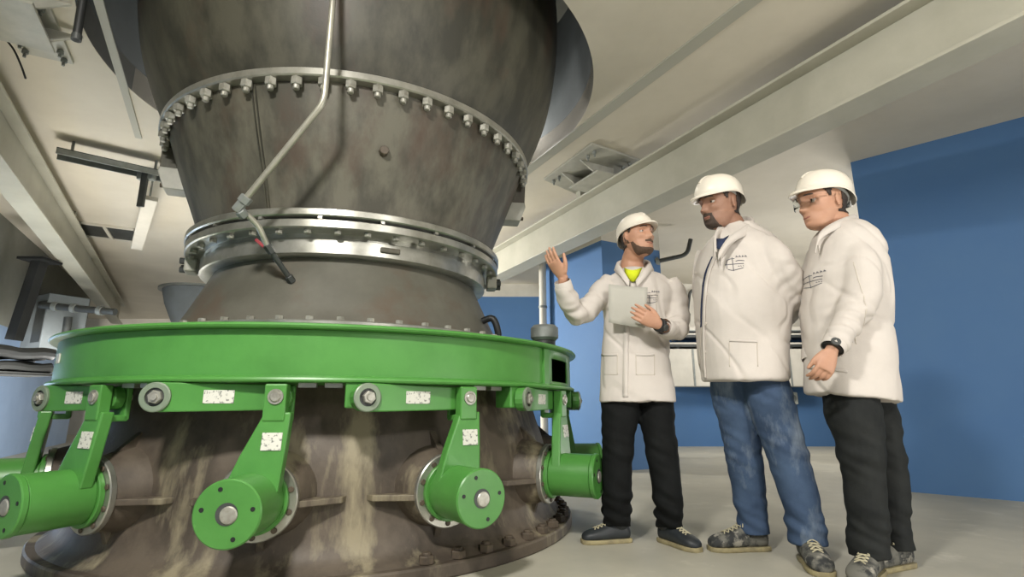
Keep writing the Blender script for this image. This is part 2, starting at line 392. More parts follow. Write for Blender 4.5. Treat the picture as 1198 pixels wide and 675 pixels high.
ring_part('middle_cone', [(.9, 1.70)] + spline([(.962, 1.726), (1.01, 1.87), (1.10, 2.10), (1.165, 2.28), (1.195, 2.37)]) + [(1.1, 2.37)], 'cone')
uf = ring_part('upper_flange', [(1.1, 2.365), (1.243, 2.365), (1.251, 2.371), (1.251, 2.406), (1.243, 2.412), (1.1, 2.412)], 'steel')
for i in range(56):
    a = i*360/56+1
    mb = MB(); p = pol(a, 1.218, 2.365); mb.hexbolt(p, (0, 0, -1), .03, .042); mb.cyl(p, p+Vector((0, 0, -.066)), .017, n=10, bev=.004); mb.build('bolt', M['bolt'], uf)
ring_part('gasket', [(1.1, 2.41), (1.21, 2.41), (1.21, 2.425), (1.1, 2.425)], 'black')
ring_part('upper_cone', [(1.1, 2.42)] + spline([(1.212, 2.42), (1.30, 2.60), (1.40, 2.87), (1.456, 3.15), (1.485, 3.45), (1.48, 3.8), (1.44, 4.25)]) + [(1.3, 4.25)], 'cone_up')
# vertical weld seam on the middle cone
mb = MB()
for off in (-.5, .5):
    rr = [(.962+.004, 1.73), (1.013, 1.87), (1.104, 2.10), (1.169, 2.28), (1.194, 2.355)]
    rings = []
    for r, z in rr:
        rings.append([pol(-101+off-.16, r-.006, z), pol(-101+off-.16, r+.004, z), pol(-101+off+.16, r+.004, z), pol(-101+off+.16, r-.006, z)])
    mb.loft(rings)
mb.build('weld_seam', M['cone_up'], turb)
# small square stud and recessed handle
mb = MB(); p = pol(-66.5, 1.068, 2.06); mb.cyl(p, p+rad(-66.5)*.05, .026, n=8, bev=.004); mb.build('stud', M['shell'], turb)
mb = MB(); p = pol(-61, .945, 1.548); R = Matrix.Rotation(math.radians(-61), 3, 'Z'); mb.box(p, (.02, .11, .03), R); mb.build('nameplate', M['cone'], turb, bev=.006)
# lifting lugs on both sides under the upper flange
for a in (-158, 8):
    mb = MB(); t = tan(a)
    p = lambda r, z, s: pol(a, r, z)+t*s
    mb.prism([p(1.06, 2.36, -.065), p(1.24, 2.36, -.065), p(1.235, 2.205, -.055), p(1.05, 2.205, -.055)], t*.12); lug = mb.build('lifting_lug', M['cone'], turb, bev=.004)
    mb = MB(); mb.prism([p(1.05, 2.205, -.07), p(1.235, 2.205, -.07), p(1.24, 2.17, -.07), p(1.20, 2.06, -.07), p(1.0, 2.06, -.07)], t*.14)
    pl = mb.build('end_block', M['galv_light'], lug, bev=.006)
    for z in (2.10, 2.15):
        mb = MB(); q = p(1.225, z, 0); mb.cyl(q-rad(a)*.03, q+rad(a)*.006, .014, n=12); mb.build('bolt', M['rust'], pl)
# clamp lug at the left end of the joint
for a in (-157, 6):
    mb = MB(); t = tan(a); R = Matrix.Rotation(math.radians(a), 3, 'Z')
    mb.box(pol(a, .99, 1.585), (.07, .13, .11), R); lug = mb.build('clamp_lug', M['beam'], turb, bev=.01)
    for s, z in ((-.04, 1.57), (.03, 1.60), (0, 1.55)):
        mb = MB(); q = pol(a, 1.02, z)+t*s; mb.hexbolt(q, rad(a), .02, .035); mb.build('bolt', M['darkmetal'], lug)
# stem housings for the vanes
ALPHA = [-144.5+30*i for i in range(6)]
ZV = .345
for al in ALPHA:
    mb = MB(); d = rad(al); t = tan(al)
    prof = [(1.18, .235, .20), (1.30, .215, .19), (1.40, .165, .165), (1.455, .148, .148)]
    rings = []
    for r, a, b in prof:
        rings.append([pol(al, r, ZV)+t*a*math.cos(2*PI*i/28)+Vector((0, 0, b*math.sin(2*PI*i/28)*(1 if math.sin(2*PI*i/28) > 0 else .95))) for i in range(28)])
    mb.loft(rings); sh = mb.build('stem_housing', M['shell'], turb, smooth=True, ang=60)
    for sgn in (-1, 1):
        mb = MB(); o = lambda r, s, z: pol(al, r, ZV+z)+t*s*sgn
        mb.prism([o(1.2, .05, -.035), o(1.455, .05, -.035), o(1.455, .15, -.035), o(1.36, .30, -.035), o(1.2, .34, -.035)], (0, 0, .026)); mb.build('rib', M['shell'], sh, bev=.004)
    mb = MB(); o = lambda r, z: pol(al, r, ZV+z)
    mb.prism([o(1.2, .1)-t*.015, o(1.45, .12)-t*.015, o(1.24, .30)-t*.015], t*.03); mb.build('rib', M['shell'], sh)
    mb = MB(); mb.prism([o(1.2, -.1)-t*.015, o(1.45, -.12)-t*.015, o(1.40, -.16)-t*.015, o(1.36, -.28)-t*.015, o(1.2, -.28)-t*.015], t*.03); mb.build('rib', M['shell'], sh)

# ------------------------------------------------------------------ green regulating ring
ring = empty('regulating_ring', (CX, CY, .80))
tag(ring, 'big green steel ring around the turbine carrying the links', 'ring')
NW = 240
prof = [(1.20, .812), (1.515, .812), (1.522, .83), (1.522, 1.0), (1.515, 1.006), (1.20, 1.006)]
mb = MB()
def cell_open(i): # access window cut in the wall near the right end
    a = -180+360*(i+.5)/NW
    return -27.5 < a < -15.5
zz = [.812, .838, .965, 1.01]
for k in range(3):
    for i in range(NW):
        if k == 1 and cell_open(i): continue
        a0, a1 = -180+360*i/NW, -180+360*(i+1)/NW
        n = len(mb.v); mb.v += [pol(a0, 1.522, zz[k]), pol(a1, 1.522, zz[k]), pol(a1, 1.522, zz[k+1]), pol(a0, 1.522, zz[k+1])]; mb.f.append((n, n+1, n+2, n+3))
n = len(mb.v); mb2 = MB(); mb2.lathe([(1.522, .812), (1.2, .812), (1.2, 1.01), (1.522, 1.01)], C, NW)
mb.add(mb2.v, mb2.f)
o = mb.build('ring_wall', M['green'], ring, recalc=False)
bm = bmesh.new(); bm.from_mesh(o.data); bmesh.ops.remove_doubles(bm, verts=bm.verts, dist=1e-4); bmesh.ops.recalc_face_normals(bm, faces=bm.faces); bm.to_mesh(o.data); bm.free(); shade(o.data, 40)
sol = o.modifiers.new('solid', 'SOLIDIFY'); sol.thickness = .012; sol.offset = -1
ring_part('top_lip', spline([(1.20, 1.012), (1.545, 1.012)], 1) + [(1.557, 1.016), (1.562, 1.024), (1.557, 1.033), (1.545, 1.037), (1.2, 1.037)], 'green', parent=ring)
ring_part('bottom_lip', [(1.2, .796), (1.535, .796), (1.545, .80), (1.548, .807), (1.545, .815), (1.52, .826), (1.2, .82)], 'green', parent=ring)
mb = MB(); mb.prism([pol(-31.5, 1.518, .815), pol(-29.3, 1.518, .815), pol(-29.3, 1.535, .815), pol(-31.5, 1.535, .815)], (0, 0, .195)); mb.build('stiffener', M['green'], ring, bev=.003)
mb = MB(); R = Matrix.Rotation(math.radians(-136), 3, 'Z'); mb.box(pol(-132, 1.524, .925), (.006, .07, .045), Matrix.Rotation(math.radians(-132), 3, 'Z')); mb.build('label_plate', M['label'], ring)
for al in ALPHA:   # lugs that carry the links, and bright sliding pads
    a = al-16; t = tan(a); d = rad(a)
    mb = MB(); mb.prism([pol(a-2.2, 1.43, .80), pol(a+.4, 1.43, .80), pol(a+.4, 1.535, .80), pol(a-2.2, 1.535, .80)], (0, 0, -.105)); mb.build('lug', M['green'], ring, bev=.008)
    for b in (6, 10):
        mb = MB(); mb.box(pol(al+b, 1.46, .787), (.05, .07, .018), Matrix.Rotation(math.radians(al+b), 3, 'Z')); mb.build('slide_pad', M['steel'], ring)

# ------------------------------------------------------------------ vane levers and links (built once at angle 0, copied around)
RL = 1.452
def lever():
    root = empty('vane_lever', pol(0, RL, ZV))
    X = lambda x, y, z: Vector((CX+RL+x, CY+y, ZV+z))
    mb = MB(); mb.cyl(X(.0, 0, 0), X(.028, 0, 0), .155, n=48, bev=.004); mf = mb.build('mounting_flange', M['steel'], root, smooth=True)
    for k in range(10):
        a = 2*PI*k/10+.3; mb = MB(); p = X(.028, .134*math.cos(a), .134*math.sin(a)); mb.cyl(p, p+Vector((.006, 0, 0)), .012, n=10, bev=.002); mb.build('bolt', M['rust'], mf)
    mb = MB(); mb.cyl(X(.028, 0, 0), X(.05, 0, 0), .125, n=48, bev=.003); mb.cyl(X(.05, 0, 0), X(.272, 0, 0), .110, n=48, bev=.003); mb.build('hub', M['green'], root, smooth=True)
    mb = MB(); mb.cyl(X(.272, 0, 0), X(.297, 0, 0), .114, n=48, bev=.005)
    ec = mb.build('end_cap', M['green'], root, smooth=True)
    mb = MB(); mb.cyl(X(.28, 0, 0), X(.299, 0, 0), .037, n=24); mb.build('recess', M['darkmetal'], ec)
    mb = MB(); mb.cyl(X(.28, .006, -.004), X(.303, .006, -.004), .030, n=24, bev=.004); mb.build('pin', M['bolt'], ec, smooth=True)
    for a in (170, 10, -70, 110):
        mb = MB(); p = X(.296, .085*math.cos(math.radians(a)), .085*math.sin(math.radians(a))); mb.cyl(p, p+Vector((.0025, 0, 0)), .008, n=10); mb.build('bolt_hole', M['black'], ec)
    # tapering arm plate leaning inwards towards the ring
    pts = [(-.098, .05), (-.055, .17), (.018, .335), (.118, .335), (.112, .17), (.105, .045), (.06, -.06), (-.06, -.06)]
    mb = MB(); f = lambda y, z, x: X(x - .035*max(z, 0)/.33, y, z)
    mb.prism([f(y, z, .072) for y, z in pts], (.05, 0, 0)); mb.build('arm', M['green'], root, bev=.007)
    mb = MB(); mb.box(X(.0995, .06, .225), (.005, .075, .066), Matrix.Rotation(math.radians(-6), 3, 'Y')); mb.build('label_plate', M['label'], root)
    # fork block that takes the link pin
    mb = MB()
    mb.prism([X(.045, .012, .30), X(.045, .012, .445), X(.045, .097, .445), X(.045, .097, .30)], (.05, 0, 0))
    mb.prism([X(-.035, .012, .30), X(-.035, .012, .445), X(-.035, .097, .445), X(-.035, .097, .30)], (.024, 0, 0))
    mb.prism([X(-.03, .012, .295), X(-.03, .012, .322), X(-.03, .097, .322), X(-.03, .097, .295)], (.11, 0, 0))
    fk = mb.build('fork', M['green'], root, bev=.006)
    mb = MB(); mb.cyl(X(-.05, .058, .395), X(.108, .058, .395), .021, n=20, bev=.004); mb.cyl(X(.095, .058, .395), X(.101, .058, .395), .03, n=20); mb.build('link_pin', M['bolt'], fk, smooth=True)
    return root
def linkrod():
    pa = pol(-15.3, 1.545, .738); pb = pol(2.2, RL+.0175, .738)
    root = empty('link_rod', pa)
    d = (pb-pa); L = d.length; d.normalize(); nrm = Vector((d.y, -d.x, 0))
    F = lambda s, n, z: pa+d*s+nrm*n+Vector((0, 0, z))
    mb = MB(); pts = [F(.02, -.022, -.058), F(L-.10, -.022, -.052), F(L-.02, -.022, -.05)]
    for k in range(9):
        a = -PI/2+PI*k/8; pts.append(F(L+.045*math.cos(a), -.022, .048*math.sin(a)))
    pts += [F(L-.02, -.022, .05), F(.02, -.022, .058)]
    for k in range(7):
        a = PI/2+PI*(k+1)/8; pts.append(F(.058*math.cos(a), -.022, .058*math.sin(a)))
    mb.prism(pts, nrm*.044); mb.build('bar', M['green'], root, bev=.005)
    mb = MB(); mb.lathe([(.036, 0), (.056, 0), (.058, .003), (.058, .010), (.054, .013), (.036, .013)], (0, 0), 40, closed_prof=True)
    q = nrm.to_track_quat('Z', 'Y').to_matrix()
    mb.v = [q @ v + F(0, .02, 0) for v in mb.v]; br = mb.build('bearing', M['bearing'], root, smooth=True)
    mb = MB(); mb.cyl(F(0, -.03, 0), F(0, .026, 0), .036, n=20); mb.build('recess', M['darkmetal'], br)
    mb = MB(); mb.hexbolt(F(.004, .02, 0), nrm, .027, .025); mb.cyl(F(.004, .03, 0), F(.004, .052, 0), .013, n=12); mb.build('bolt', M['bolt'], br)
    mb = MB(); R = Matrix.Rotation(math.atan2(d.y, d.x), 3, 'Z'); mb.box(F(L*.5, .0225, .002), (.115, .004, .052), R); mb.build('label_plate', M['label'], root)
    return root
lev_l = ['green lever and drum mostly cut off behind the leftmost lever', 'green vane lever at the left edge, seen from its side',
 'green vane lever with round drum at front left, facing the camera', 'green vane lever with round drum at front centre, right of the shell stains',
 'green vane lever seen edge on at the turbine right side near the first man', 'green vane lever half hidden behind the rightmost visible drum']
lnk_l = ['green link bar far left behind the turbine edge', 'short green link seen end on at the left under the ring', 'green link bar with label over the front left lever',
 'green link bar with label over the front centre lever', 'foreshortened green link under the ring at right', 'green link hidden round the turbine right side']
def place(src, al, label, cat, group, first):
    r = src if first else copy_tree(src)
    m = Matrix.Translation((CX, CY, 0)) @ Matrix.Rotation(math.radians(al), 4, 'Z') @ Matrix.Translation((-CX, -CY, 0))
    return r, m
for kind, src, labs, cat, grp in (('lever', lever(), lev_l, 'lever', 'green vane levers around the turbine'), ('link', linkrod(), lnk_l, 'link', 'green link bars under the ring')):
    loc0 = src.location.copy()
    for i, al in enumerate(ALPHA):
        r = src if i == 0 else copy_tree(src)
        m = Matrix.Translation((CX, CY, 0)) @ Matrix.Rotation(math.radians(al), 4, 'Z') @ Matrix.Translation((-CX, -CY, 0))
        r.location = m @ loc0; r.rotation_euler = (0, 0, math.radians(al))
        tag(r, labs[i], cat, grp)

# sensor motor standing on the ring
p = pol(-4, 1.42, 1.037); p = Vector((at(637, 390, 3.45).x, 3.45, 1.037))
root = empty('sensor_motor', p); tag(root, 'small grey cylindrical motor standing on the green ring', 'motor')
mb = MB(); mb.cyl(p, p+Vector((0, 0, .085)), .07, n=32, bev=.004); mb.cyl(p, p+Vector((0, 0, .02)), .085, n=32); mb.build('base', M['darkmetal'], root, smooth=True)
mb = MB(); mb.cyl(p+Vector((0, 0, .085)), p+Vector((0, 0, .185)), .09, n=32, bev=.018); mb.build('cap', M['galv'], root, smooth=True)
# black hose on the right of the lower cone
pp = [pol(-14, 1.06, 1.05), pol(-16, 1.09, 1.15), pol(-17, 1.06, 1.25), pol(-17, .99, 1.24)]
mb = MB(); mb.tube(pp, .022, 12, sub=5); tag(mb.build('hose', M['black'], smooth=True), 'short black hose curving beside the lower cone', 'hose')

# measuring tube in front of the turbine
P1 = at(392, -30, 2.22); P2 = at(379, 120, 2.30); P3 = at(288, 232, 2.42); P4 = at(279, 243, 2.43); P5 = at(313, 288, 2.58); P6 = at(321, 302, 2.60); P7 = at(342, 330, 2.735)
root = empty('measuring_tube', P7); tag(root, 'bent steel measuring tube in front of the turbine cones', 'pipe')
def rnd(a, b, c, r=.05, k=5):
    u = (a-b).normalized(); w = (c-b).normalized(); return [(b+u*r).lerp(b, t/k).lerp(b.lerp(b+w*r, t/k), t/k) for t in range(k+1)]
mb = MB(); mb.tube([P2+(P1-P2)*((3.62-P2.z)/(P1.z-P2.z))]+rnd(P1, P2, P3)+[P3], .0155, 16); mb.build('upper_tube', M['tube'], root, smooth=True)
d = (P4-P3).normalized(); mb = MB(); mb.cyl(P3-d*.01, P3+d*.028, .03, n=6, bev=.003); mb.cyl(P3+d*.028, P4+d*.02, .024, n=6, bev=.003); mb.cyl(P4+d*.005+Vector((.01,0,-.01)), P4+(P5-P4).normalized()*.05, .026, n=6, bev=.003); mb.build('fitting', M['galv'], root)
mb = MB(); mb.tube([P4, P4.lerp(P5, .5)+Vector((.015, 0, .015)), P5], .0145, 14, sub=6); mb.build('lower_tube', M['tube'], root, smooth=True)
d = (P7-P5).normalized(); mb = MB(); mb.cyl(P5-d*.01, P5+d*.04, .021, n=6, bev=.002); mb.cyl(P5+d*.04, P7-d*.02, .014, n=12); mb.cyl(P7-d*.04, P7+d*.0, .022, n=6, bev=.002); mb.build('valve', M['darkmetal'], root)
mb = MB(); q = P5+d*.01; mb.box(q+Vector((-.04, -.01, .02)), (.07, .008, .016), Matrix.Rotation(.7, 3, 'Y')); mb.build('valve_handle', M['red'], root, bev=.003)
mb = MB(); mb.cyl(P7-d*.005, P7+Vector((.01, .16, -.01)), .018, n=12); mb.build('boss', M['darkmetal'], root)

# ------------------------------------------------------------------ things in the background
# black tube hanging at the upper left
a = at(89, 47, 2.2); b = at(99, -14, 2.2)
b2 = a + (b-a).normalized()*((CEIL-a.z)/((b-a).normalized().z) if (b-a).z > 0 else .4)
mb = MB(); mb.cyl(a, b2, .018, n=16, bev=.004); root = empty('hanging_tube', b2); tag(root, 'black tube hanging from the ceiling at the upper left', 'tube')
mb.build('tube', M['black'], root, smooth=True); mb = MB(); mb.cyl(a, a+(b2-a).normalized()*.03, .021, n=16); mb.build('end_sleeve', M['darkmetal'], root)
# strut channel crossing under the ceiling, rod and cable conduit
sa, sb = atz(66, 174, 2.90), atz(196, 203, 2.90)
def channel(name, sa, sb, z0, z1, w, label, m='darkmetal'):
    d = (sb-sa); d.z = 0; d.normalize(); n = Vector((-d.y, d.x, 0))*w
    root = empty(name, sa); tag(root, label, 'channel')
    def pr(nm, off0, off1, za, zb, mm):
        mb = MB(); a = sa.copy(); b = sb.copy(); a.z = b.z = za; mb.prism([a+n*off0, b+n*off0, b+n*off1, a+n*off1], (0, 0, zb-za)); return mb.build(nm, M[mm], root)
    pr('web', 0, 1, z1-.008, z1, m); pr('flange', 0, .08, z0, z1-.008, 'galv'); pr('flange', .92, 1, z0, z1-.008, 'galv')
    for t in (.12, .88):
        q = sa.lerp(sb, t)+n*.5; mb = MB(); mb.cyl((q.x, q.y, z1), (q.x, q.y, CEIL), .012, n=10); mb.build('rod', M['galv'], root)
    return root
channel('strut_channel', sa, sb, 2.86, 2.92, .16, 'dark steel strut channel hung under ceiling left of upper flange')
q = atz(170, 205, 2.86); mb = MB(); mb.box((q.x, q.y, 2.72), (.06, .03, .36)); 
root = empty('hanger_bracket', (q.x, q.y, 2.9)); tag(root, 'slotted dark hanger bracket below the strut channel', 'bracket'); mb.build('bar', M['darkmetal'], root, bev=.004)
mb = MB(); mb.box((q.x, q.y+.02, 2.86), (.16, .06, .08)); mb.build('clamp', M['galv'], root, bev=.01)
q0 = atz(176, 232, 2.72); q1 = atz(160, 290, 2.72)
root = empty('batten_light', q0); tag(root, 'slim white batten light below the hanger bracket', 'light')
dd = (q1-q0); dd.z = 0; ln = dd.length; R = Matrix.Rotation(math.atan2(dd.y, dd.x), 3, 'Z'); c = (q0+q1)/2
mb = MB(); mb.box(c, (ln, .13, .05), R); mb.build('housing', M['white'], root, bev=.01)
for s in (-.4, .4):
    mb = MB(); e = c+dd*s; mb.cyl(e, (e.x, e.y, CEIL), .01, n=8); mb.build('rod', M['galv'], root)
# ventilation grille in the ceiling
v0, v1 = atz(88, 266, CEIL), atz(160, 275, CEIL)
d = (v1-v0).normalized(); n = Vector((-d.y, d.x, 0)); root = empty('vent_grille', v0); tag(root, 'dark ceiling vent in two panes beyond the left beam', 'vent')
mb = MB(); w = (v1-v0).length
mb.prism([v0-n*.3, v1-n*.3, v1+n*.3, v0+n*.3], (0, 0, -.012)); mb.build('opening', M['sleeve_dark'] if 'sleeve_dark' in M else M['darkmetal'], root)
for (s0, s1, o0, o1) in ((-.03, w+.03, -.34, -.3), (-.03, w+.03, .3, .34), (-.03, .0, -.34, .34), (w, w+.03, -.34, .34), (w*.5, w*.56, -.3, .3)):
    mb = MB(); mb.prism([v0+d*s0+n*o0, v0+d*s1+n*o0, v0+d*s1+n*o1, v0+d*s0+n*o1], (0, 0, -.03)); mb.build('frame', M['white'], root)
# grey cone of the neighbouring turbine, narrowing down from the far ceiling
f0 = at(240, 331, 10.7)
root = empty('neighbour_cone', (f0.x, f0.y, CEIL)); tag(root, 'grey cone of another turbine under the far ceiling left of the turbine', 'duct')
mb = MB(); mb.lathe([(.02, 2.0), (.34, 2.0), (.50, 2.35), (.66, 2.72), (.74, CEIL), (.02, CEIL)], (f0.x, f0.y), 48, closed_prof=True); mb.build('funnel', M['sleeve'], root, smooth=True)
mb = MB(); mb.lathe([(.66, CEIL-.04), (.80, CEIL-.04), (.80, CEIL), (.66, CEIL)], (f0.x, f0.y), 48, closed_prof=True); mb.build('flange', M['galv'], root, smooth=True)
# pipes along the left wall
def run(name, pts, r, m, label, cat, group=None, clamps=()):
    root = empty(name, pts[0]); tag(root, label, cat, group)
    mb = MB(); mb.tube(pts, r, 14); mb.build('pipe', M[m], root, smooth=True)
    for t in clamps:
        q = Vector(pts[0]).lerp(Vector(pts[-1]), t); d = (Vector(pts[-1])-Vector(pts[0])).normalized()
        mb = MB(); mb.cyl(q-d*.03, q+d*.03, r*1.35, n=16); mb.build('clamp', M['galv'], root, smooth=True)
    return root
run('pipe', [at(48, 357, 6.9), at(135, 365, 6.9)], .045, 'darkmetal', 'dark horizontal pipe left of the turbine under the beam', 'pipe', None, (.2, .45, .8))
p0 = at(22, 395, 6.2); root = empty('support_post', (p0.x, p0.y, 1.2)); tag(root, 'dark steel post rising at far left above the cable bundle', 'post')
mb = MB(); t0 = at(47, 305, 6.2); mb.cyl(at(16, 398, 6.2), t0, .085, n=4); mb.build('post', M['soot'], root, bev=.006)
mb = MB(); mb.box(t0, (.3, .3, .03)); mb.build('head_plate', M['soot'], root)
p0 = at(76, 400, 7.3); mb = MB(); mb.cyl(p0, at(80, 371, 7.3), .05, n=12); root = empty('stub_pipe', p0); tag(root, 'thin upright dark pipe stub behind the ring left end', 'pipe'); mb.build('pipe', M['darkmetal'], root, smooth=True)
mb = MB(); mb.cyl(p0, p0+Vector((0, 0, .04)), .075, n=12); mb.build('collar', M['galv'], root)
# cabinet against the left wall, louvred
c0 = at(46, 378, 7.6); root = empty('wall_cabinet', c0); tag(root, 'grey cabinet with open front high on left wall', 'cabinet')
RA = Matrix.Rotation(A, 3, 'Z')
mb = MB(); mb.box(c0+Vector((0, .2, 0)), (.9, .5, .8), RA); mb.build('body', M['sleeve'], root, bev=.01)
mb = MB(); mb.box(c0+RA @ Vector((.18, -.06, 0)), (.3, .04, .6), RA); mb.build('door', M['darkmetal'], root, bev=.01)
# cable tray with bundle at the far left
ta, tb = at(-60, 425, 4.6), at(63, 440, 5.3)
root = empty('cable_tray', ta); tag(root, 'dark cable tray at the left edge behind the ring', 'tray')
d = (tb-ta); d.z = 0; n = Vector((-d.y, d.x, 0)).normalized()
zt = tb.z
ta.z = zt
mb = MB(); mb.prism([ta, tb, tb+n*.5, ta+n*.5], (0, 0, .012))
for o_ in (0, .49): mb.prism([ta+n*o_, tb+n*o_, tb+n*(o_+.012), ta+n*(o_+.012)], (0, 0, .025))
mb.build('tray', M['soot'], root)
for t in (.1,):
    q = ta.lerp(tb, t)+n*.25; mb = MB(); mb.box((q.x, q.y, zt/2), (.06, .06, zt)); mb.build('leg', M['darkmetal'], root)
for k in range(6):
    rr = .052+.004*(k % 3); mb = MB(); pts = []
    for j in range(9):
        q = ta.lerp(tb, j/8)+n*(.08+.17*(k//2)); pts.append((q.x, q.y, zt+.02+rr+.135*(k % 2)+.010*math.sin(j*1.7+k*2)))
    mb.tube(pts, rr, 10, sub=3)
    tag(mb.build('cable', M['black'] if k % 2 else M['soot'], smooth=True), ['thick dark cable at the front of the left tray, in the lower row', 'black cable at the front of the left tray, in the upper row', 'dark cable along the middle of the left tray, in the lower row', 'black cable along the middle of the left tray, in the upper row', 'dark cable at the back of the left tray, in the lower row', 'black cable at the back of the left tray, in the upper row'][k], 'cable', 'cables lying in the left tray')
# thin cable hanging upper left
pts = [at(-4, 28, 2.9), at(14, 55, 2.95), at(24, 75, 2.98), at(30, 92, 3.0)]
for v in pts: v.z = min(v.z, CEIL-.01)
mb = MB(); mb.tube(pts, .006, 8, sub=5); tag(mb.build('wire', M['black'], smooth=True), 'thin black wire along the ceiling at far left', 'wire')

# white pipe beside the pillar
w0 = at(635, 345, 7.15); root = empty('white_pipe', (w0.x, w0.y, 0)); tag(root, 'white upright pipe left of the blue pillar', 'pipe')
mb = MB(); mb.cyl((w0.x, w0.y, 0), (w0.x, w0.y, CEIL), .05, n=20); mb.build('pipe', M['white'], root, smooth=True)
mb = MB(); mb.cyl((w0.x, w0.y, at(635, 358, 7.15).z-.03), (w0.x, w0.y, at(635, 358, 7.15).z), .06, n=20); mb.build('clamp', M['galv'], root)
# long duct box along the far wall, with cable slots above
def far(px, py): return at(px, py, 9.55)
da, db = far(770, 452), far(965, 452); top = far(800, 408).z; bot = da.z
root = empty('wall_duct', (da.x, da.y, bot)); tag(root, 'long white duct box on the far blue wall between the men', 'duct')
mb = MB(); mb.box(((da.x+db.x)/2, 9.75, (top+bot)/2), (db.x-da.x, .38, top-bot)); mb.build('body', M['white'], root, bev=.01)
for px in (812, 853, 925):
    q = far(px, 430); mb = MB(); mb.box((q.x, 9.555, (top+bot)/2), (.03, .012, top-bot)); mb.build('joint', M['galv'], root)
for k, yy in enumerate((405, 394)):
    z = far(800, yy).z; r2 = empty('cable_tray', (da.x, 9.6, z)); tag(r2, ['dark slotted tray just above the far white duct', 'upper dark slotted tray over the far white duct'][k], 'tray', 'slotted trays on the far wall')
    mb = MB(); mb.box(((da.x+db.x)/2, 9.8, z), (db.x-da.x, .40, .012)); mb.box(((da.x+db.x)/2, 9.6, z+.04), (db.x-da.x, .012, .08)); mb.build('channel', M['darkmetal'], r2)
    mb = MB(); mb.box(((da.x+db.x)/2, 9.59, z+.055), (db.x-da.x, .02, .03)); mb.build('edge', M['white'], r2)
    for s in (.15, .5, .85):
        q = da.lerp(db, s); mb = MB(); mb.box((q.x, 9.84, z-.02), (.04, .3, .03)); mb.build('arm', M['galv'], r2)
z = far(800, 385).z; r2 = empty('cover_strip', (da.x, 9.6, z)); tag(r2, 'white cover strip topping the trays on the far wall', 'strip')
mb = MB(); mb.box(((da.x+db.x)/2, 9.76, z+.01), (db.x-da.x, .36, .08)); mb.build('cover', M['white'], r2, bev=.01)
mb = MB(); mb.box(((da.x+db.x)/2, 9.575, z-.025), (db.x-da.x, .01, .02)); mb.build('lip', M['galv'], r2)
# socket box on the far wall
s0 = at(925, 466, 9.96); root = empty('socket_box', s0); tag(root, 'small pale socket box on the far wall between two men', 'socket')
mb = MB(); mb.box(s0, (.22, .12, .22)); mb.build('housing', M['plug'], root, bev=.02); mb = MB(); mb.cyl(s0+Vector((0, -.06, 0)), s0+Vector((0, -.075, 0)), .07, n=20); mb.build('cover', M['galv'], root)
# bent hook brackets under the ceiling between the first two men
def hook(pp, r, label):
    root = empty('hook_pipe', pp[0]); tag(root, label, 'hook', 'bent hooks between the men')
    P = [Vector(pp[0])]
    for i in range(1, len(pp)-1): P += rnd(Vector(pp[i-1]), Vector(pp[i]), Vector(pp[i+1]), .09)
    P.append(Vector(pp[-1])); mb = MB(); mb.tube(P, r, 12); mb.build('rod', M['darkmetal'], root, smooth=True)
    mb = MB(); d = (P[0]-P[1]).normalized(); mb.cyl(P[0]-d*.02, P[0]+d*.03, r*2.2, n=14); mb.build('foot', M['galv'], root)
hook([at(768, 306, 6.62), at(804, 298, 6.62), at(808, 280, 6.62)], .028, 'long dark bent hook above the first man left shoulder')
hook([at(804, 368, 9.95), at(807, 340, 9.95), at(822, 338, 9.95)], .028, 'dark bent bar beside the second man coat front')
# sage panel leaning against the end of the right wall
g0 = atz(1040, 560, 0); root = empty('sage_board', g0); tag(root, 'sage green board leaning behind the third man', 'board')
mb = MB(); g1 = at(1040, 545, g0.y); zz_ = at(1040, 462, g0.y).z
mb.box((g0.x-.16, g0.y+.12, .48+(zz_-.48)/2), (.2, .03, zz_-.48)); mb.build('panel', M['sage'], root, bev=.004)
mb = MB(); mb.box((g0.x-.155, g0.y+.12, .42), (.21, .035, .12)); mb.build('band', M['black'], root)
mb = MB(); mb.box((g0.x-.155, g0.y+.12, .18), (.2, .03, .36)); mb.build('base', M['white'], root)
#PEOPLE
# ------------------------------------------------------------------ people
def remesh(mb, name, m, parent, voxel, smooth_it=4, fold=None, smooth_f=.5):
    """fuse the overlapping closed pieces of a body or a garment into one continuous surface"""
    o = mb.build(name, m, None)
    r = o.modifiers.new('remesh', 'REMESH'); r.mode = 'VOXEL'; r.voxel_size = voxel
    s = o.modifiers.new('smooth', 'SMOOTH'); s.factor = smooth_f; s.iterations = smooth_it
    bpy.context.view_layer.update()
    dg = bpy.context.evaluated_depsgraph_get()
    me = bpy.data.meshes.new_from_object(o.evaluated_get(dg)); old = o.data
    o.modifiers.clear(); o.data = me; bpy.data.meshes.remove(old)
    me.name = name
    if fold:
        n = len(me.vertices); co = np.empty(n*3); no = np.empty(n*3)
        me.vertices.foreach_get('co', co); me.vertices.foreach_get('normal', no)
        co = co.reshape(-1, 3); no = no.reshape(-1, 3)
        d = np.array([fold(Vector(c), Vector(k)) for c, k in zip(co, no)])
        co += no*d[:, None]; me.vertices.foreach_set('co', co.ravel()); me.update()
    bvh = BVHTree.FromPolygons([v.co for v in me.vertices], [p.vertices for p in me.polygons])
    me.polygons.foreach_set('use_smooth', [True]*len(me.polygons))
    if parent:
        o.parent = parent; me.transform(wm(parent).inverted())
    return o, bvh

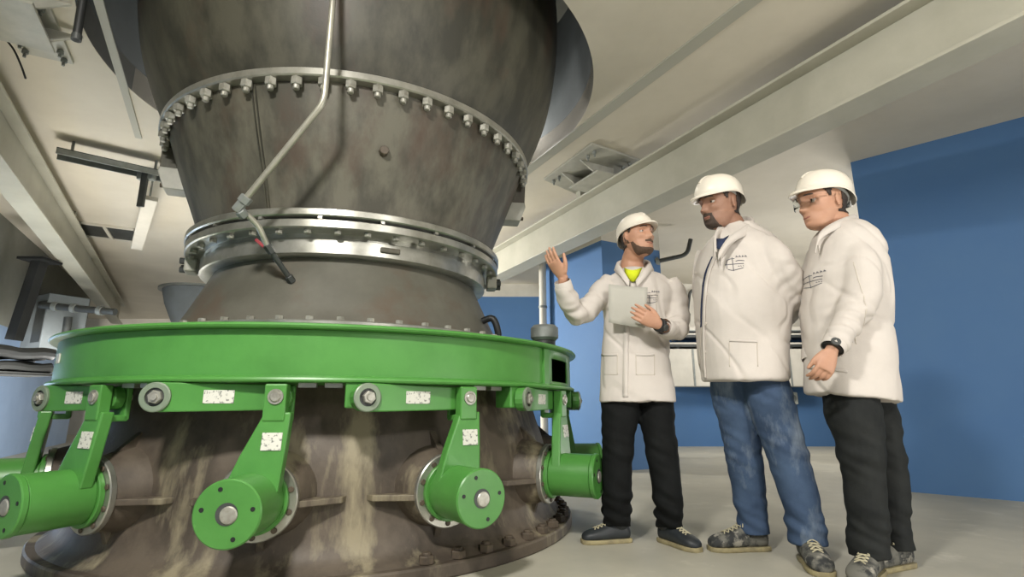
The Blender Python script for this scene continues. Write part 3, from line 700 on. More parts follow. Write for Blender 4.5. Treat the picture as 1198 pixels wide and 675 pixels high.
def headmb(mb, c, R, k, jaw=1.0):
    """head with face relief; local x = face direction, y = its left, z = up; c = point between the eyes, inside the skull"""
    S = [(-.122, .016, .052, .010), (-.116, .034, .072, -.006), (-.104, .045, .083, -.022), (-.085, .054, .088, -.04), (-.06, .062, .090, -.062), (-.03, .069, .091, -.084), (0, .073, .090, -.096),
         (.03, .075, .094, -.103), (.06, .073, .089, -.100), (.085, .064, .073, -.086), (.105, .045, .047, -.060), (.118, .02, .015, -.03)]
    nz = 44; na = 48; rings = []
    Z = np.array([s[0] for s in S])
    for i in range(nz):
        z = -.122+.240*i/(nz-1)
        w, f, b = (np.interp(z, Z, [s[q] for s in S]) for q in (1, 2, 3))
        if z < -.05: w *= jaw
        ring = []
        for j in range(na):
            t = 2*PI*j/na; cx, sy = math.cos(t), math.sin(t)
            mid = (f+b)/2; hx = (f-b)/2
            x = mid+hx*math.copysign(abs(cx)**.86, cx); y = w*math.copysign(abs(sy)**.92, sy)
            if cx > 0:
                g = lambda y0, z0, sy_, sz_: math.exp(-((abs(y)-y0)/sy_)**2-((z-z0)/sz_)**2)
                x += .010*g(.022, .022, .03, .010)          # brow
                x -= .016*g(.032, .001, .017, .012)         # eye sockets
                x += .009*g(.040, -.026, .016, .014)        # cheekbones
                x -= .006*g(.045, -.058, .016, .02)
                n_ = max(0, 1-abs(z+.016)/.034)             # nose wedge
                if -.052 < z < .018:
                    h = .006+.022*min(1, (.018-z)/.056) if z > -.038 else .028*max(0, (z+.052)/.014)
                    x += h*math.exp(-(y/(.0085+.007*max(0, min(1, (.0-z)/.04))))**2)
                x += .007*g(0, -.064, .020, .006)+.006*g(0, -.076, .018, .006)-.003*g(0, -.070, .022, .003)   # lips
                x += .007*g(0, -.103, .022, .012)-.004*g(0, -.088, .02, .006)                              # chin
            ring.append(c+R @ Vector((x*k, y*k, z*k)))
        rings.append(ring)
    mb.loft(rings)
    for s in (-1, 1):   # ears
        RR = R @ Matrix.Rotation(s*.35, 3, 'Z')
        mb.sphere(c+R @ Vector((-.012*k, s*.077*k, -.012*k)), (.018*k, .0075*k, .032*k), 14, 10, RR)

def handmb(mb, w, d, nrm, s, k=1.0, curl=(.25, .3, .35, .4), spread=.10, thumb=.6):
    """w wrist, d wrist-to-fingers, nrm palm side normal, s thumb side"""
    d = Vector(d).normalized(); s = Vector(s); s = (s-d*s.dot(d)).normalized(); nr = d.cross(s)
    if nr.dot(Vector(nrm)) < 0: nr = -nr
    rings = []
    for t, wd, th in ((-.01, .026, .020), (.015, .031, .018), (.05, .040, .016), (.085, .042, .014), (.097, .038, .011)):
        rings.append([w+d*t*k+s*(wd*k*math.cos(a))+nr*(th*k*math.sin(a)) for a in [2*PI*i/18 for i in range(18)]])
    mb.loft(rings)
    for i, (off, L) in enumerate(((.031, .074), (.0105, .083), (-.0105, .077), (-.031, .060))):
        b = w+d*.085*k+s*off*k; dd = (d+s*(off*spread*30*.25)).normalized(); ax = s
        pts = [b]; ang = 0; cur = b
        for seg, fr in enumerate((.45, .32, .23)):
            ang += curl[i]*(1, 1.25, .9)[seg]
            q = (dd*math.cos(ang)+nr*math.sin(ang)).normalized(); cur = cur+q*(L*k*fr); pts.append(cur)
        mb.capsule(pts, [.0095*k, .0088*k, .0080*k, .0070*k], 10, 3)
    tb = w+d*.022*k+s*.026*k; tdir = (d*.75+s*thumb+nr*.25).normalized(); t2 = (d*.95+s*thumb*.35+nr*.35).normalized()
    mb.capsule([tb, tb+tdir*.042*k, tb+tdir*.042*k+t2*.030*k, tb+tdir*.042*k+t2*.052*k], [.014*k, .0115*k, .0100*k, .008*k], 10, 3)

def ell(c, ax, ay, a, b, n=32, e=.9, tilt=0.0):
    r = []
    for i in range(n):
        t = 2*PI*i/n; x = math.copysign(abs(math.cos(t))**e, math.cos(t))*a; y = math.copysign(abs(math.sin(t))**e, math.sin(t))*b
        r.append(Vector(c)+ax*x+ay*y+Vector((0, 0, tilt*x)))
    return r

def shoe(heel, yaw, L, m, parent, k=1.0, laces=True, dusty=False):
    """heel: point on the floor under the back of the heel; yaw: direction of the toe"""
    d = Vector((math.cos(yaw), math.sin(yaw), 0)); s = Vector((-d.y, d.x, 0)); up = Vector((0, 0, 1))
    root = empty('shoe', heel, 0, parent) if False else None
    prof = [(0, .030, .018, .085), (.02, .039, .014, .108), (.07, .042, .012, .125), (.11, .042, .012, .118), (.15, .046, .012, .098), (.20, .052, .012, .082), (.245, .051, .012, .073), (.28, .041, .013, .062), (.297, .024, .016, .046)]
    rings = []
    for t, w, z0, z1 in prof:
        ring = []
        for i in range(20):
            a = 2*PI*i/20; y = math.copysign(abs(math.cos(a))**.75, math.cos(a))*w*k; z = (z0+z1)/2+math.copysign(abs(math.sin(a))**.8, math.sin(a))*(z1-z0)/2
            if math.sin(a) > 0: y *= 1-.35*math.sin(a)**2
            ring.append(heel+d*(t*L/.297)+s*y+up*z*k)
        rings.append(ring)
    mb = MB(); mb.loft(rings)
    mb.tube([heel+d*.064*k+up*.06*k, heel+d*.060*k+up*.10*k, heel+d*.058*k+up*.135*k], [.05*k, .052*k, .047*k], 18)
    up_o = mb.build('shoe', m, parent, smooth=True, ang=60)
    sub = up_o.modifiers.new('sub', 'SUBSURF'); sub.levels = 1; sub.render_levels = 1
    # sole
    pts = []
    for t, w, _, _ in prof: pts.append((t*L/.297, (w+.001)*k))
    pts[0] = (-.002, pts[0][1]); pts[-1] = (L+.002, pts[-1][1])
    mb = MB()
    def outline(z, g): return [heel+d*t+s*(w*g)+up*z for t, w in pts]+[heel+d*t-s*(w*g)+up*z for t, w in reversed(pts)]
    mb.loft([outline(.001, .93), outline(.006, 1), outline(.016, 1), outline(.022, .95)])
    mb.build('sole', M['sole'], up_o, smooth=True, ang=50)
    if laces:
        mb = MB()
        for j in range(5):
            t = .115+.022*j; z = (np.interp(t, [p[0] for p in prof], [p[3] for p in prof])+.003)*k
            for sg_ in (-1, 1):
                a = heel+d*(t*L/.297)+s*(.022*sg_*k)+up*(z-.004); b = heel+d*((t+.02)*L/.297)-s*(.020*sg_*k)+up*(z-.010)
                mb.tube([a, a.lerp(b, .5)+up*.007, b], .0028, 6, sub=2)
        t = heel+d*(.115*L/.297)+up*.108*k
        for sg_ in (-1, 1):
            mb.tube([t, t+s*(.02*sg_)+up*.014+d*.01, t+s*(.036*sg_)-up*.004+d*.02, t+s*(.012*sg_)+d*.012], .0024, 6, sub=4)
        mb.build('lace', M['lace'], up_o, smooth=True)
    # tongue and padded collar
    mb = MB(); mb.tube([heel+d*.098*k+up*.08*k, heel+d*.105*k+up*.11*k, heel+d*.098*k+up*.132*k], [.020*k, .022*k, .016*k], 10, sub=3)
    mb.build('tongue', m, up_o, smooth=True)
    return up_o

def helmet(c, R, k, parent):
    """c: head centre; hard hat with peak, rim, crown ribs and harness"""
    P = lambda x, y, z: c+R @ Vector((x*k, y*k, z*k))
    na, nz = 48, 14
    rings = []
    for i in range(nz):
        t = i/(nz-1)*PI/2*.985; rr = math.cos(t)**.72; z = .034+.112*math.sin(t)
        rings.append([P(-.006+.137*rr*math.cos(2*PI*j/na), .110*rr*math.sin(2*PI*j/na), z-.010*math.cos(2*PI*j/na)*0) for j in range(na)])
    # flared rim below the dome, deeper at the back, with a peak in front
    rim = []
    for (o, dz) in ((.002, -.010), (.006, -.018), (.003, -.022)):
        r = []
        for j in range(na):
            t = 2*PI*j/na; cx = math.cos(t); pk = max(0, cx)**2.2
            r.append(P(-.006+(.137+o+pk*.040)*cx, (.110+o)*math.sin(t),   .034+dz-.010*pk-.034*max(0, -cx)**1.4+.006*abs(math.sin(t))**6))
        rim.append(r)
    inner = []
    for z, g in ((.020, .97), (.05, .93), (.10, .70), (.12, .3)):
        inner.append([P(-.006+.132*g*math.cos(2*PI*j/na), .105*g*math.sin(2*PI*j/na), z) for j in range(na)])
    mb = MB(); mb.loft(list(reversed(rings))+rim+inner, True, True)
    h = mb.build('hard_hat', M['helmet'], parent, smooth=True, ang=50)
    pts = []
    for i in range(15):      # low central crown rib
        x = .118-.236*i/14; ct = min(1, abs(x)/.137)**(1/.72); pts.append(P(-.006+x, 0, .034+.112*math.sqrt(max(0, 1-ct*ct))-.0015))
    mb = MB(); mb.tube(pts, .007*k, 8, sub=2); mb.build('crown_rib', M['helmet'], h, smooth=True)
    mb = MB()   # headband and nape strap
    b0 = [[P(-.004+.108*g*math.cos(2*PI*j/na), .092*g*math.sin(2*PI*j/na), z-.040*max(0, -math.cos(2*PI*j/na))) for j in range(na)] for z, g in ((.022, 1), (.036, 1.02), (.036, .97), (.022, .95))]
    b0.append(b0[0]); mb.loft(b0, False, False); mb.build('headband', M['helmet_in'], h, smooth=True)
    mb = MB(); mb.cyl(P(-.112, 0, -.012), P(-.128, 0, -.014), .018*k, n=14, bev=.003); mb.build('adjuster_knob', M['darkmetal'], h)
    return h

def face_bits(person, body, c, R, k, gaze, hair, beard, beard_top, bvh):
    P = lambda x, y, z: c+R @ Vector((x*k, y*k, z*k))
    for s in (-1, 1):
        mb = MB(); e = P(.0655, s*.032, .001); mb.sphere(e, .0120*k, 16, 12); ey = mb.build('eye', M['eye'], body, smooth=True)
        g = (R @ Vector(gaze)).normalized(); mb = MB(); mb.sphere(e+g*.0088*k, .0056*k, 12, 8); mb.build('iris', M['iris'], ey, smooth=True)
        for nm, z, x_, r_, m in (('eyebrow', .021, .094, .0036, hair),):
            pts = []
            for q in range(6):
                y = s*(.013+.0072*q); p0 = P(.16, y, z+.003*math.sin(q/5*PI)); hit = bvh.ray_cast(p0, -(R @ Vector((1, 0, 0))))
                if hit[0]: pts.append(hit[0])
            if len(pts) > 2:
                mb = MB(); mb.tube(pts, [.002*k]+[r_*k]*(len(pts)-2)+[.0018*k], 8, sub=2); mb.build('eyebrow', M[m], body, smooth=True)
        mb = MB(); pts = []   # upper lids
        for q in range(5):
            y = s*(.020+.006*q); pts.append(P(.0765-.006*abs(q-2)/2, y, .0075-.003*abs(q-2)/2))
        mb.tube(pts, .0038*k, 8, sub=3); mb.build('eyelid', body.data.materials[0], body, smooth=True)
    pts = []
    for q in range(7):
        y = -.021+.007*q; h = bvh.ray_cast(P(.16, y, -.071+.002*abs(q-3)/3), -(R @ Vector((1, 0, 0))))
        if h[0]: pts.append(h[0])
    if len(pts) > 3:
        mb = MB(); mb.tube(pts, [.0015*k]+[.0036*k]*(len(pts)-2)+[.0015*k], 8, sub=2); mb.build('mouth', M['lip'], body, smooth=True)
    # hair and beard: shells cast onto the head surface
    def shell(nm, m, test, lift, zs, ts):
        V = {}; F = []; vs = []
        for i, z in enumerate(zs):
            for j, t in enumerate(ts):
                dirn = R @ Vector((math.cos(t), math.sin(t), 0)); o0 = P(-.005 if z > -.05 else .02, 0, z)
                h = bvh.ray_cast(o0+dirn*.2, -dirn, .2)
                if h[0] is None: continue
                x = R.transposed() @ (h[0]-c)/k
                lf = test(x, t)
                if lf <= 0: V[i, j] = None; continue
                V[i, j] = len(vs); vs.append(h[0]+dirn*lift*lf)
        for i in range(len(zs)-1):
            for j in range(len(ts)-1):
                q = [V.get((i, j)), V.get((i, j+1)), V.get((i+1, j+1)), V.get((i+1, j))]
                if None not in q: F.append(tuple(q))
        if F:
            mb = MB(); mb.add(vs, F); o = mb.build(nm, M[m], body, smooth=True, ang=180, recalc=False)
            sd = o.modifiers.new('solid', 'SOLIDIFY'); sd.thickness = .004; sd.offset = -1
    ts = [-PI+2*PI*j/96 for j in range(97)]
    def hair_t(x, t):
        a = abs(math.degrees(t))
        lim = np.interp(a, (54, 61, 69, 76, 80, 108, 113, 121), (.04, .02, .000, .004, .03, .03, -.02, -.062))
        if a < 52: return 0
        return 1 if (x.z > lim and x.z < .10) else 0
    shell('hair', hair, hair_t, .006, [(-.065+.165*i/40)*1 for i in range(41)], ts)
    if beard:
        bt, mu = beard_top
        def beard_t(x, t):
            a = abs(math.degrees(t))
            return 1 if (a < 92 and x.z < np.interp(a, bt[0], bt[1])) else 0
        tb_ = [-PI*.52+PI*1.04*j/200 for j in range(201)]
        shell('beard', beard, beard_t, .0030, [(-.128+.130*i/110) for i in range(111)], tb_)
        def must_t(x, t):
            a = abs(math.degrees(t)); return 1 if (a < mu+4 and -.064 < x.z < -.049-.0002*a and abs(x.y) < .03) else 0
        shell('moustache', beard, must_t, .0032, [(-.066+.02*i/24) for i in range(25)], [-.6+1.2*j/80 for j in range(81)])

def ribbon(bvh, pts, view, width, lift, name, m, parent, sub=6, wdir=None):
    """narrow sewn strip lying on a garment; pts near the surface, cast along view"""
    P, _ = smooth_path([Vector(p) for p in pts], [0]*len(pts), sub); view = Vector(view).normalized(); out = []
    for p in P:
        h = bvh.ray_cast(p-view*.6, view)
        if h[0] is not None: out.append((h[0], h[1]))
    if len(out) < 2: return None
    L = []; Rr = []
    for i, (p, n) in enumerate(out):
        if n.dot(view) > 0: n = -n
        t = (out[min(i+1, len(out)-1)][0]-out[max(i-1, 0)][0]).normalized(); s = t.cross(n).normalized()
        L.append((p+s*width/2+n*lift)); Rr.append((p-s*width/2+n*lift))
    n = len(L); mb = MB(); mb.add(L+Rr, [(i, i+1, n+i+1, n+i) for i in range(n-1)])
    o = mb.build(name, M[m], parent, smooth=True, ang=180, recalc=False)
    sd = o.modifiers.new('solid', 'SOLIDIFY'); sd.thickness = max(lift*1.2, .0015); sd.offset = 0
    return o

def logo(bvh, c, view, right, sc, parent):
    """embroidered chest mark: compass cross with arcs and a line of small letters"""
    view = Vector(view).normalized(); right = Vector(right); right = (right-view*right.dot(view)).normalized(); up = Vector((0, 0, 1))
    Q = lambda u, v: Vector(c)+right*u*sc+up*v*sc
    S = [[(-.02, .05), (-.02, 0), (-.02, -.05)], [(-.07, 0), (-.02, 0), (.05, 0)], [(-.055, .03), (-.035, .04), (-.005, .042)], [(-.06, -.03), (-.06, 0), (-.055, .03)], [(-.055, -.035), (-.02, -.045), (.045, -.03)],
         [(.0, .02), (.02, .025), (.055, .02)]]
    S += [[(.005+.02*i, .048), (.008+.02*i, .062)] for i in range(4)] + [[(.008+.02*i, .062), (.016+.02*i, .050)] for i in range(4)]
    S += [[(.012+.014*i, -.016), (.02+.014*i, -.018)] for i in range(3)]
    root = None
    for i, st in enumerate(S):
        o = ribbon(bvh, [Q(*p) for p in st], view, .0045*sc, .0012, 'emblem_stroke', 'ink', parent if root is None else root, sub=4)
        if root is None and o: root = o; o.name = 'emblem'
def button(bvh, p, view, parent):
    view = Vector(view).normalized(); h = bvh.ray_cast(Vector(p)-view*.5, view)
    if h[0] is not None:
        n = h[1] if h[1].dot(view) < 0 else -h[1]
        mb = MB(); mb.cyl(h[0]-n*.001, h[0]+n*.004, .0085, n=14, bev=.001); mb.build('button', M['coat_trim'], parent, smooth=True)

def coat_fold(seed, elbows=(), amp=.0075, cz=1.2):
    off = Vector((seed*3.1, seed*1.7, 0))
    def f(c, n):
        v = noise.noise(Vector((c.x*9, c.y*9, c.z*2.2))+off)*amp*1.1 + noise.noise(Vector((c.x*5, c.y*5, c.z*5))*1.3+off*2)*amp*1.2
        r = 1-abs(noise.noise(Vector((c.x*6+c.z*3, c.y*6-c.z*2, c.z*3))+off*3)); v += -(max(0, r-.86)/.14)*amp*.9
        for e, ax, rr in elbows:
            dl = (c-e); w = math.exp(-(dl.length/rr)**2)
            if w > .02:
                s = dl.dot(ax); q = dl-ax*s
                v += w*.022*noise.noise(Vector((s*24+q.x*8, q.y*7+q.z*6, q.x*6-q.z*5))+off)
        return v
    return f
def leg_fold(seed, zones):
    off = Vector((seed*2.3, seed, 0))
    def f(c, n):
        v = noise.noise(Vector((c.x*11, c.y*11, c.z*4))+off)*.004
        for z0, w0, a in zones:
            w = math.exp(-((c.z-z0)/w0)**2)
            v += w*a*1.5*noise.noise(Vector((c.x*6, c.y*6, c.z*23+c.x*9-c.y*7))+off)
        return v
    return f

AX, AY = Vector((1, 0, 0)), Vector((0, 1, 0))
def rings_px(rows, Y):
    """rows: (left px, right px, py, half depth[, tilt, dy]) -> rings at the outline of a standing torso at distance Y"""
    out = []
    for r in rows:
        l, rr, py, b = r[:4]; tilt = r[4] if len(r) > 4 else 0; y = Y+(r[5] if len(r) > 5 else 0)
        a0, a1 = at(l, py, y), at(rr, py, y); c = (a0+a1)/2
        out.append(ell(c, AX, AY, (a1-a0).length/2, b, tilt=tilt))
    return out
def pth(rows): return [at(*r[:3]) for r in rows], [r[3] for r in rows]
def yawR(yaw, pitch=0, roll=0):
    return Matrix.Rotation(yaw, 3, 'Z') @ Matrix.Rotation(-pitch, 3, 'Y') @ Matrix.Rotation(roll, 3, 'X')
def scl(rows, g): return [(*r[:3], r[3]*g) for r in rows]

def legpath(lg):
    p, r = pth(lg['path']); sh = lg['shoe']; q = sh['heel']+Vector((math.cos(sh['yaw']), math.sin(sh['yaw']), 0))*.068
    return p[:-1]+[q+Vector((0, 0, .105)), q+Vector((0, 0, .080))], r[:-1]+[r[-1]*1.0, r[-1]*1.03]
def make_person(cfg):
    for lg, sh in zip(cfg['legs'], cfg['shoes']):
        e = at(*lg['path'][-1][:3]); sh['heel'] = Vector((e.x, e.y, 0))-Vector((math.cos(sh['yaw']), math.sin(sh['yaw']), 0))*.072; lg['shoe'] = sh
    loc = cfg['foot']; person = empty('person', (loc.x, loc.y, 0)); tag(person, cfg['label'], 'person')
    hc, R, k = cfg['head'], cfg['headR'], cfg['hk']
    # body: head, neck, torso, arms, hands and legs as one surface
    mb = MB(); headmb(mb, hc, R, k, cfg.get('jaw', 1))
    nb = cfg['neck']; mb.tube([hc+R @ Vector((-.03*k, 0, -.02*k)), hc+R @ Vector((-.028*k, 0, -.075*k)), nb+Vector((0, 0, .05)), nb+Vector((0, 0, -.06))], [.052*k, .056*k, .060*k, .075*k], 20, sub=3)
    tr = rings_px([(r[0]+(r[1]-r[0])*.14, r[1]-(r[1]-r[0])*.14, r[2]+2, r[3]*.72)+tuple(r[4:]) for r in cfg['torso'][:-2]], cfg['Y']); mb.loft(tr)
    for arm in cfg['arms']:
        p, r = pth(arm['path']); r = [max(.026, q*.58) for q in r]; r[-1] = .027
        p = p+[arm['hand']['w']]; r = r+[.025]
        mb.tube(p, r, 14, sub=4)
        handmb(mb, **arm['hand'])
    for lg in cfg['legs']:
        p, r = legpath(lg); q = lg['shoe']['heel']+Vector((math.cos(lg['shoe']['yaw']), math.sin(lg['shoe']['yaw']), 0))*.06
        p = p[:-2]+[q+Vector((0, 0, .12)), q+Vector((0, 0, .06))]; r = [z*.66 for z in r[:-2]]+[.036, .033]; mb.tube(p, r, 14, sub=3)
    body, bvh = remesh(mb, 'body', M[cfg['skin']], person, .0042, 3)
    face_bits(person, body, hc, R, k, cfg['gaze'], 'hair', cfg['beard'], cfg['beard_top'], bvh)
    helmet(hc+R @ Vector((cfg.get('hx', 0), 0, cfg.get('hz', .016))), R @ Matrix.Rotation(-cfg.get('hp', 0), 3, 'Y'), k*cfg.get('hs', .88), person)
    # coat
    rows = cfg['torso']; mb = MB()
    hem = rings_px([rows[-1]], cfg['Y'])[0]; cc = sum(hem, Vector())/len(hem)
    inn = [cc+(v-cc)*.985-Vector((0, 0, .003)) for v in hem]
    mb.loft(rings_px(rows, cfg['Y'])+[inn])
    for arm in cfg['arms']:
        p, r = pth(arm['path']); mb.tube(p, r, 22, sub=6)
    els = []
    for arm in cfg['arms']:
        p, r = pth(arm['path'])
        for q in arm['el']: els.append((p[q], (p[q+1]-p[q-1]).normalized(), .10))
    coat, cb = remesh(mb, 'lab_coat', M['coat'], person, .0075, 7, coat_fold(cfg['seed'], els))
    for arm in cfg['arms']:
        p, r = pth(arm['path']); d = (p[-1]-p[-2]).normalized(); mb = MB()
        u = d.orthogonal().normalized(); w = d.cross(u)
        ring = lambda t, rr: [p[-1]+d*t+(u*math.cos(2*PI*i/24)+w*math.sin(2*PI*i/24))*rr for i in range(24)]
        mb.loft([ring(-.03, r[-1]*1.03), ring(.018, r[-1]*.97), ring(.022, r[-1]*.90), ring(-.01, r[-1]*.8)], False, True); mb.build('cuff', M['coat'], coat, smooth=True, ang=70)
    # trousers
    mb = MB()
    for lg in cfg['legs']:
        p, r = legpath(lg); r[0] *= .8; mb.tube(p, r, 24, sub=5)
    hp = [pth(l['path'])[0][0] for l in cfg['legs']]; rr = cfg['legs'][0]['path'][0][3]*.86
    mb.capsule([hp[0].lerp(hp[1], .12)+Vector((0, 0, .02)), hp[1].lerp(hp[0], .12)+Vector((0, 0, .02))], rr*.9, 20)
    zones = [(.17, .10, .012), (.50, .12, .008), (.72, .08, .006)]
    tro, tb_ = remesh(mb, 'trousers', M[cfg['trouser']], person, .0075, 3, leg_fold(cfg['seed'], zones))
    for sh in cfg['shoes']: shoe(sh['heel'], sh['yaw'], sh['L'], M[cfg['shoe']], person, sh.get('k', 1.05))
    return person, body, bvh, coat, cb, tro

def collar(coat, pts, h0, h1, flare, name='collar'):
    """folded collar band; pts run round the neck from one front edge to the other"""
    P, _ = smooth_path([Vector(p) for p in pts], [0]*len(pts), 5); c = sum(P, Vector())/len(P); rows = [[], [], [], [], []]
    for i, p in enumerate(P):
        o = (p-c); o.z = 0; o.normalize()
        rows[0].append(p-o*.004-Vector((0, 0, .02))); rows[1].append(p+Vector((0, 0, h0))-o*.004); rows[2].append(p+o*.010+Vector((0, 0, h0+.004)))
        rows[3].append(p+o*(flare*.7)+Vector((0, 0, h0*.35-h1*.3))); rows[4].append(p+o*flare+Vector((0, 0, -h1)))
    n = len(P); mb = MB(); vs = sum(rows, []); mb.add(vs, [(k*n+i, k*n+i+1, (k+1)*n+i+1, (k+1)*n+i) for k in range(4) for i in range(n-1)])
    o = mb.build(name, M['coat'], coat, smooth=True, ang=180, recalc=False); s = o.modifiers.new('solid', 'SOLIDIFY'); s.thickness = .004; s.offset = 0
    return o
def watch(parent, p, d, r):
    mb = MB(); d = Vector(d).normalized(); mb.cyl(p-d*.013, p+d*.013, r, n=24, bev=.003); w = mb.build('watch', M['black'], parent, smooth=True)
    f = d.orthogonal().normalized(); v = (Vector((0, 0, EYE))-p); v = (v-d*v.dot(d)).normalized()
    mb = MB(); mb.cyl(p+v*(r-.002), p+v*(r+.008), .019, n=20, bev=.002); mb.build('watch_case', M['darkmetal'], w, smooth=True)

# --- first man: young, arm raised towards the turbine, papers in his other hand
Y1 = 2.99
wR = at(659, 325, Y1-.24); wL = at(771, 380, Y1-.27)
handR = dict(w=wR, d=at(643, 299, Y1-.27)-wR, nrm=(.65, -.45, .5), s=Vector((.35, -.75, .5)), k=1.05, curl=(.12, .10, .10, .12), spread=.12, thumb=.55)
handL = dict(w=wL, d=at(748, 367, Y1-.30)-wL, nrm=(0, .9, -.2), s=(.3, -.25, 1), k=1.0, curl=(.16, .18, .2, .24), spread=.12, thumb=.5)
foot1 = (atz(733, 628, 0)+atz(783, 620, 0))/2
m1 = dict(Y=Y1, hp=.16, hs=.84, hz=.004, seed=1, foot=foot1, label='man in white coat raising his open hand and holding a paper', skin='skin', hk=1.06, jaw=1.05,
    head=at(745, 277, Y1-.04), headR=yawR(math.radians(-60), .10, 0), neck=at(740, 316, Y1+.02), gaze=(.9, .28, .25), beard='stubble', beard_top=(((0, 12, 25, 45, 65, 80, 92), (-.094, -.094, -.094, -.089, -.074, -.048, -.012)), 20),
    torso=[(729, 757, 314, .062), (722, 764, 318, .09), (711, 777, 324, .105), (705, 786, 336, .122), (705, 787, 352, .13), (706, 783, 375, .128), (705, 782, 400, .125), (703, 785, 430, .132), (702, 788, 455, .14), (701, 790, 470, .145)],
    arms=[dict(path=[(716, 330, Y1, .070), (704, 342, Y1-.01, .074), (690, 358, Y1-.05, .068), (677, 367, Y1-.09, .066), (668, 358, Y1-.15, .060), (662, 344, Y1-.20, .054), (659, 333, Y1-.225, .047)], el=[2, 3, 4], hand=handR),
          dict(path=[(779, 330, Y1, .070), (788, 345, Y1, .072), (792, 365, Y1-.02, .066), (792, 382, Y1-.07, .064), (786, 387, Y1-.15, .058), (778, 383, Y1-.23, .048)], el=[2, 3, 4], hand=handL)],
    legs=[dict(path=[(724, 450, Y1+.01, .105), (725, 480, Y1, .104), (723, 515, Y1-.01, .088), (722, 545, Y1-.01, .080), (722, 575, Y1, .077), (721, 597, Y1+.03, .076), (721, 607, Y1+.05, .072)], ankle=at(724, 614, Y1+.01)),
          dict(path=[(766, 450, Y1+.01, .100), (768, 480, Y1, .098), (772, 515, Y1-.03, .086), (777, 545, Y1-.05, .080), (781, 575, Y1-.06, .074), (783, 600, Y1-.02, .070), (783, 606, Y1+.01, .068)], ankle=at(787, 614, Y1-.05))],
    trouser='trouser', shoe='shoe', shoes=[dict(yaw=math.radians(190), L=.265, k=.95), dict(yaw=math.radians(-62), L=.265, k=.95)])
person1, body1, bvh1, coat1, cb1, tro1 = make_person(m1)
V = Vector((0, 1, .1))
ribbon(cb1, [at(742, 345, 2.7), at(741, 400, 2.7), at(740, 468, 2.7)], V, .028, .003, 'placket', 'coat', coat1, sub=14)
for py in (360, 395, 425, 455): button(cb1, at(742, py, 2.7), V, coat1)
for (l, r, t, b) in ((709, 731, 415, 440), (753, 776, 415, 440), (757, 778, 340, 362)):
    ribbon(cb1, [at(l, t, 2.7), at((l+r)/2, t+.5, 2.7), at(r, t, 2.7)], V, .012, .002, 'pocket', 'coat', coat1, sub=8)
    for x in (l, r): ribbon(cb1, [at(x, t, 2.7), at(x, b, 2.7)], V, .004, .001, 'seam', 'coat_trim', coat1, sub=8)
    ribbon(cb1, [at(l, b, 2.7), at(r, b, 2.7)], V, .004, .001, 'seam', 'coat_trim', coat1, sub=8)
logo(cb1, at(769, 346, 2.75), V, AX, .66, coat1)
# yellow shirt showing in the open neck
mb = MB(); P_ = lambda x, y, dy: at(x, y, 2.865+dy)
mb.loft([[P_(730, 313, .05), P_(734, 315, .0), P_(740, 316, -.015), P_(746, 315, -.01), P_(752, 313, .04)], [P_(731, 320, .02), P_(735, 321, -.005), P_(740, 321, -.02), P_(745, 321, -.012), P_(749, 320, .02)], [P_(736, 328, .01), P_(738, 329, -.006), P_(740.5, 330, -.012), P_(743, 329, -.008), P_(745, 328, .01)]], False, False, False)
o = mb.build('shirt', M['yellow'], person1, smooth=True, ang=180); s = o.modifiers.new('solid', 'SOLIDIFY'); s.thickness = .006
ng = [at(737, 333, 2.86), at(729, 320, 2.89), at(724, 312, 2.97), at(729, 308, 3.05), at(741, 307, 3.08), at(755, 308, 3.05), at(759, 312, 2.97), at(753, 320, 2.89), at(744, 333, 2.86)]
collar(coat1, ng, .018, .022, .028)
watch(person1, wL+(at(778, 383, Y1-.23)-wL)*.15, wL-at(778, 383, Y1-.23), .037)
# papers in his hand
pp = [at(712, 333, 2.83), at(757, 337, 2.80), at(754, 384, 2.77), at(712, 377, 2.82)]
root = empty('paper_sheets', (pp[3]+pp[2])/2); tag(root, 'grey sheets of paper held against the first man white coat', 'paper')
nn = (pp[1]-pp[0]).cross(pp[3]-pp[0]).normalized()
for q in range(2):
    mb = MB(); g = [[pp[0].lerp(pp[1], u/8).lerp(pp[3].lerp(pp[2], u/8), v/8)+nn*(.010*math.sin(u/8*PI)+.003*q)+Vector((0.004*q, 0, 0.004*q)) for u in range(9)] for v in range(9)]
    mb.loft(g, False, False, False); o = mb.build('sheet', M['paper'], root, smooth=True, ang=180); s = o.modifiers.new('solid', 'SOLIDIFY'); s.thickness = .0012

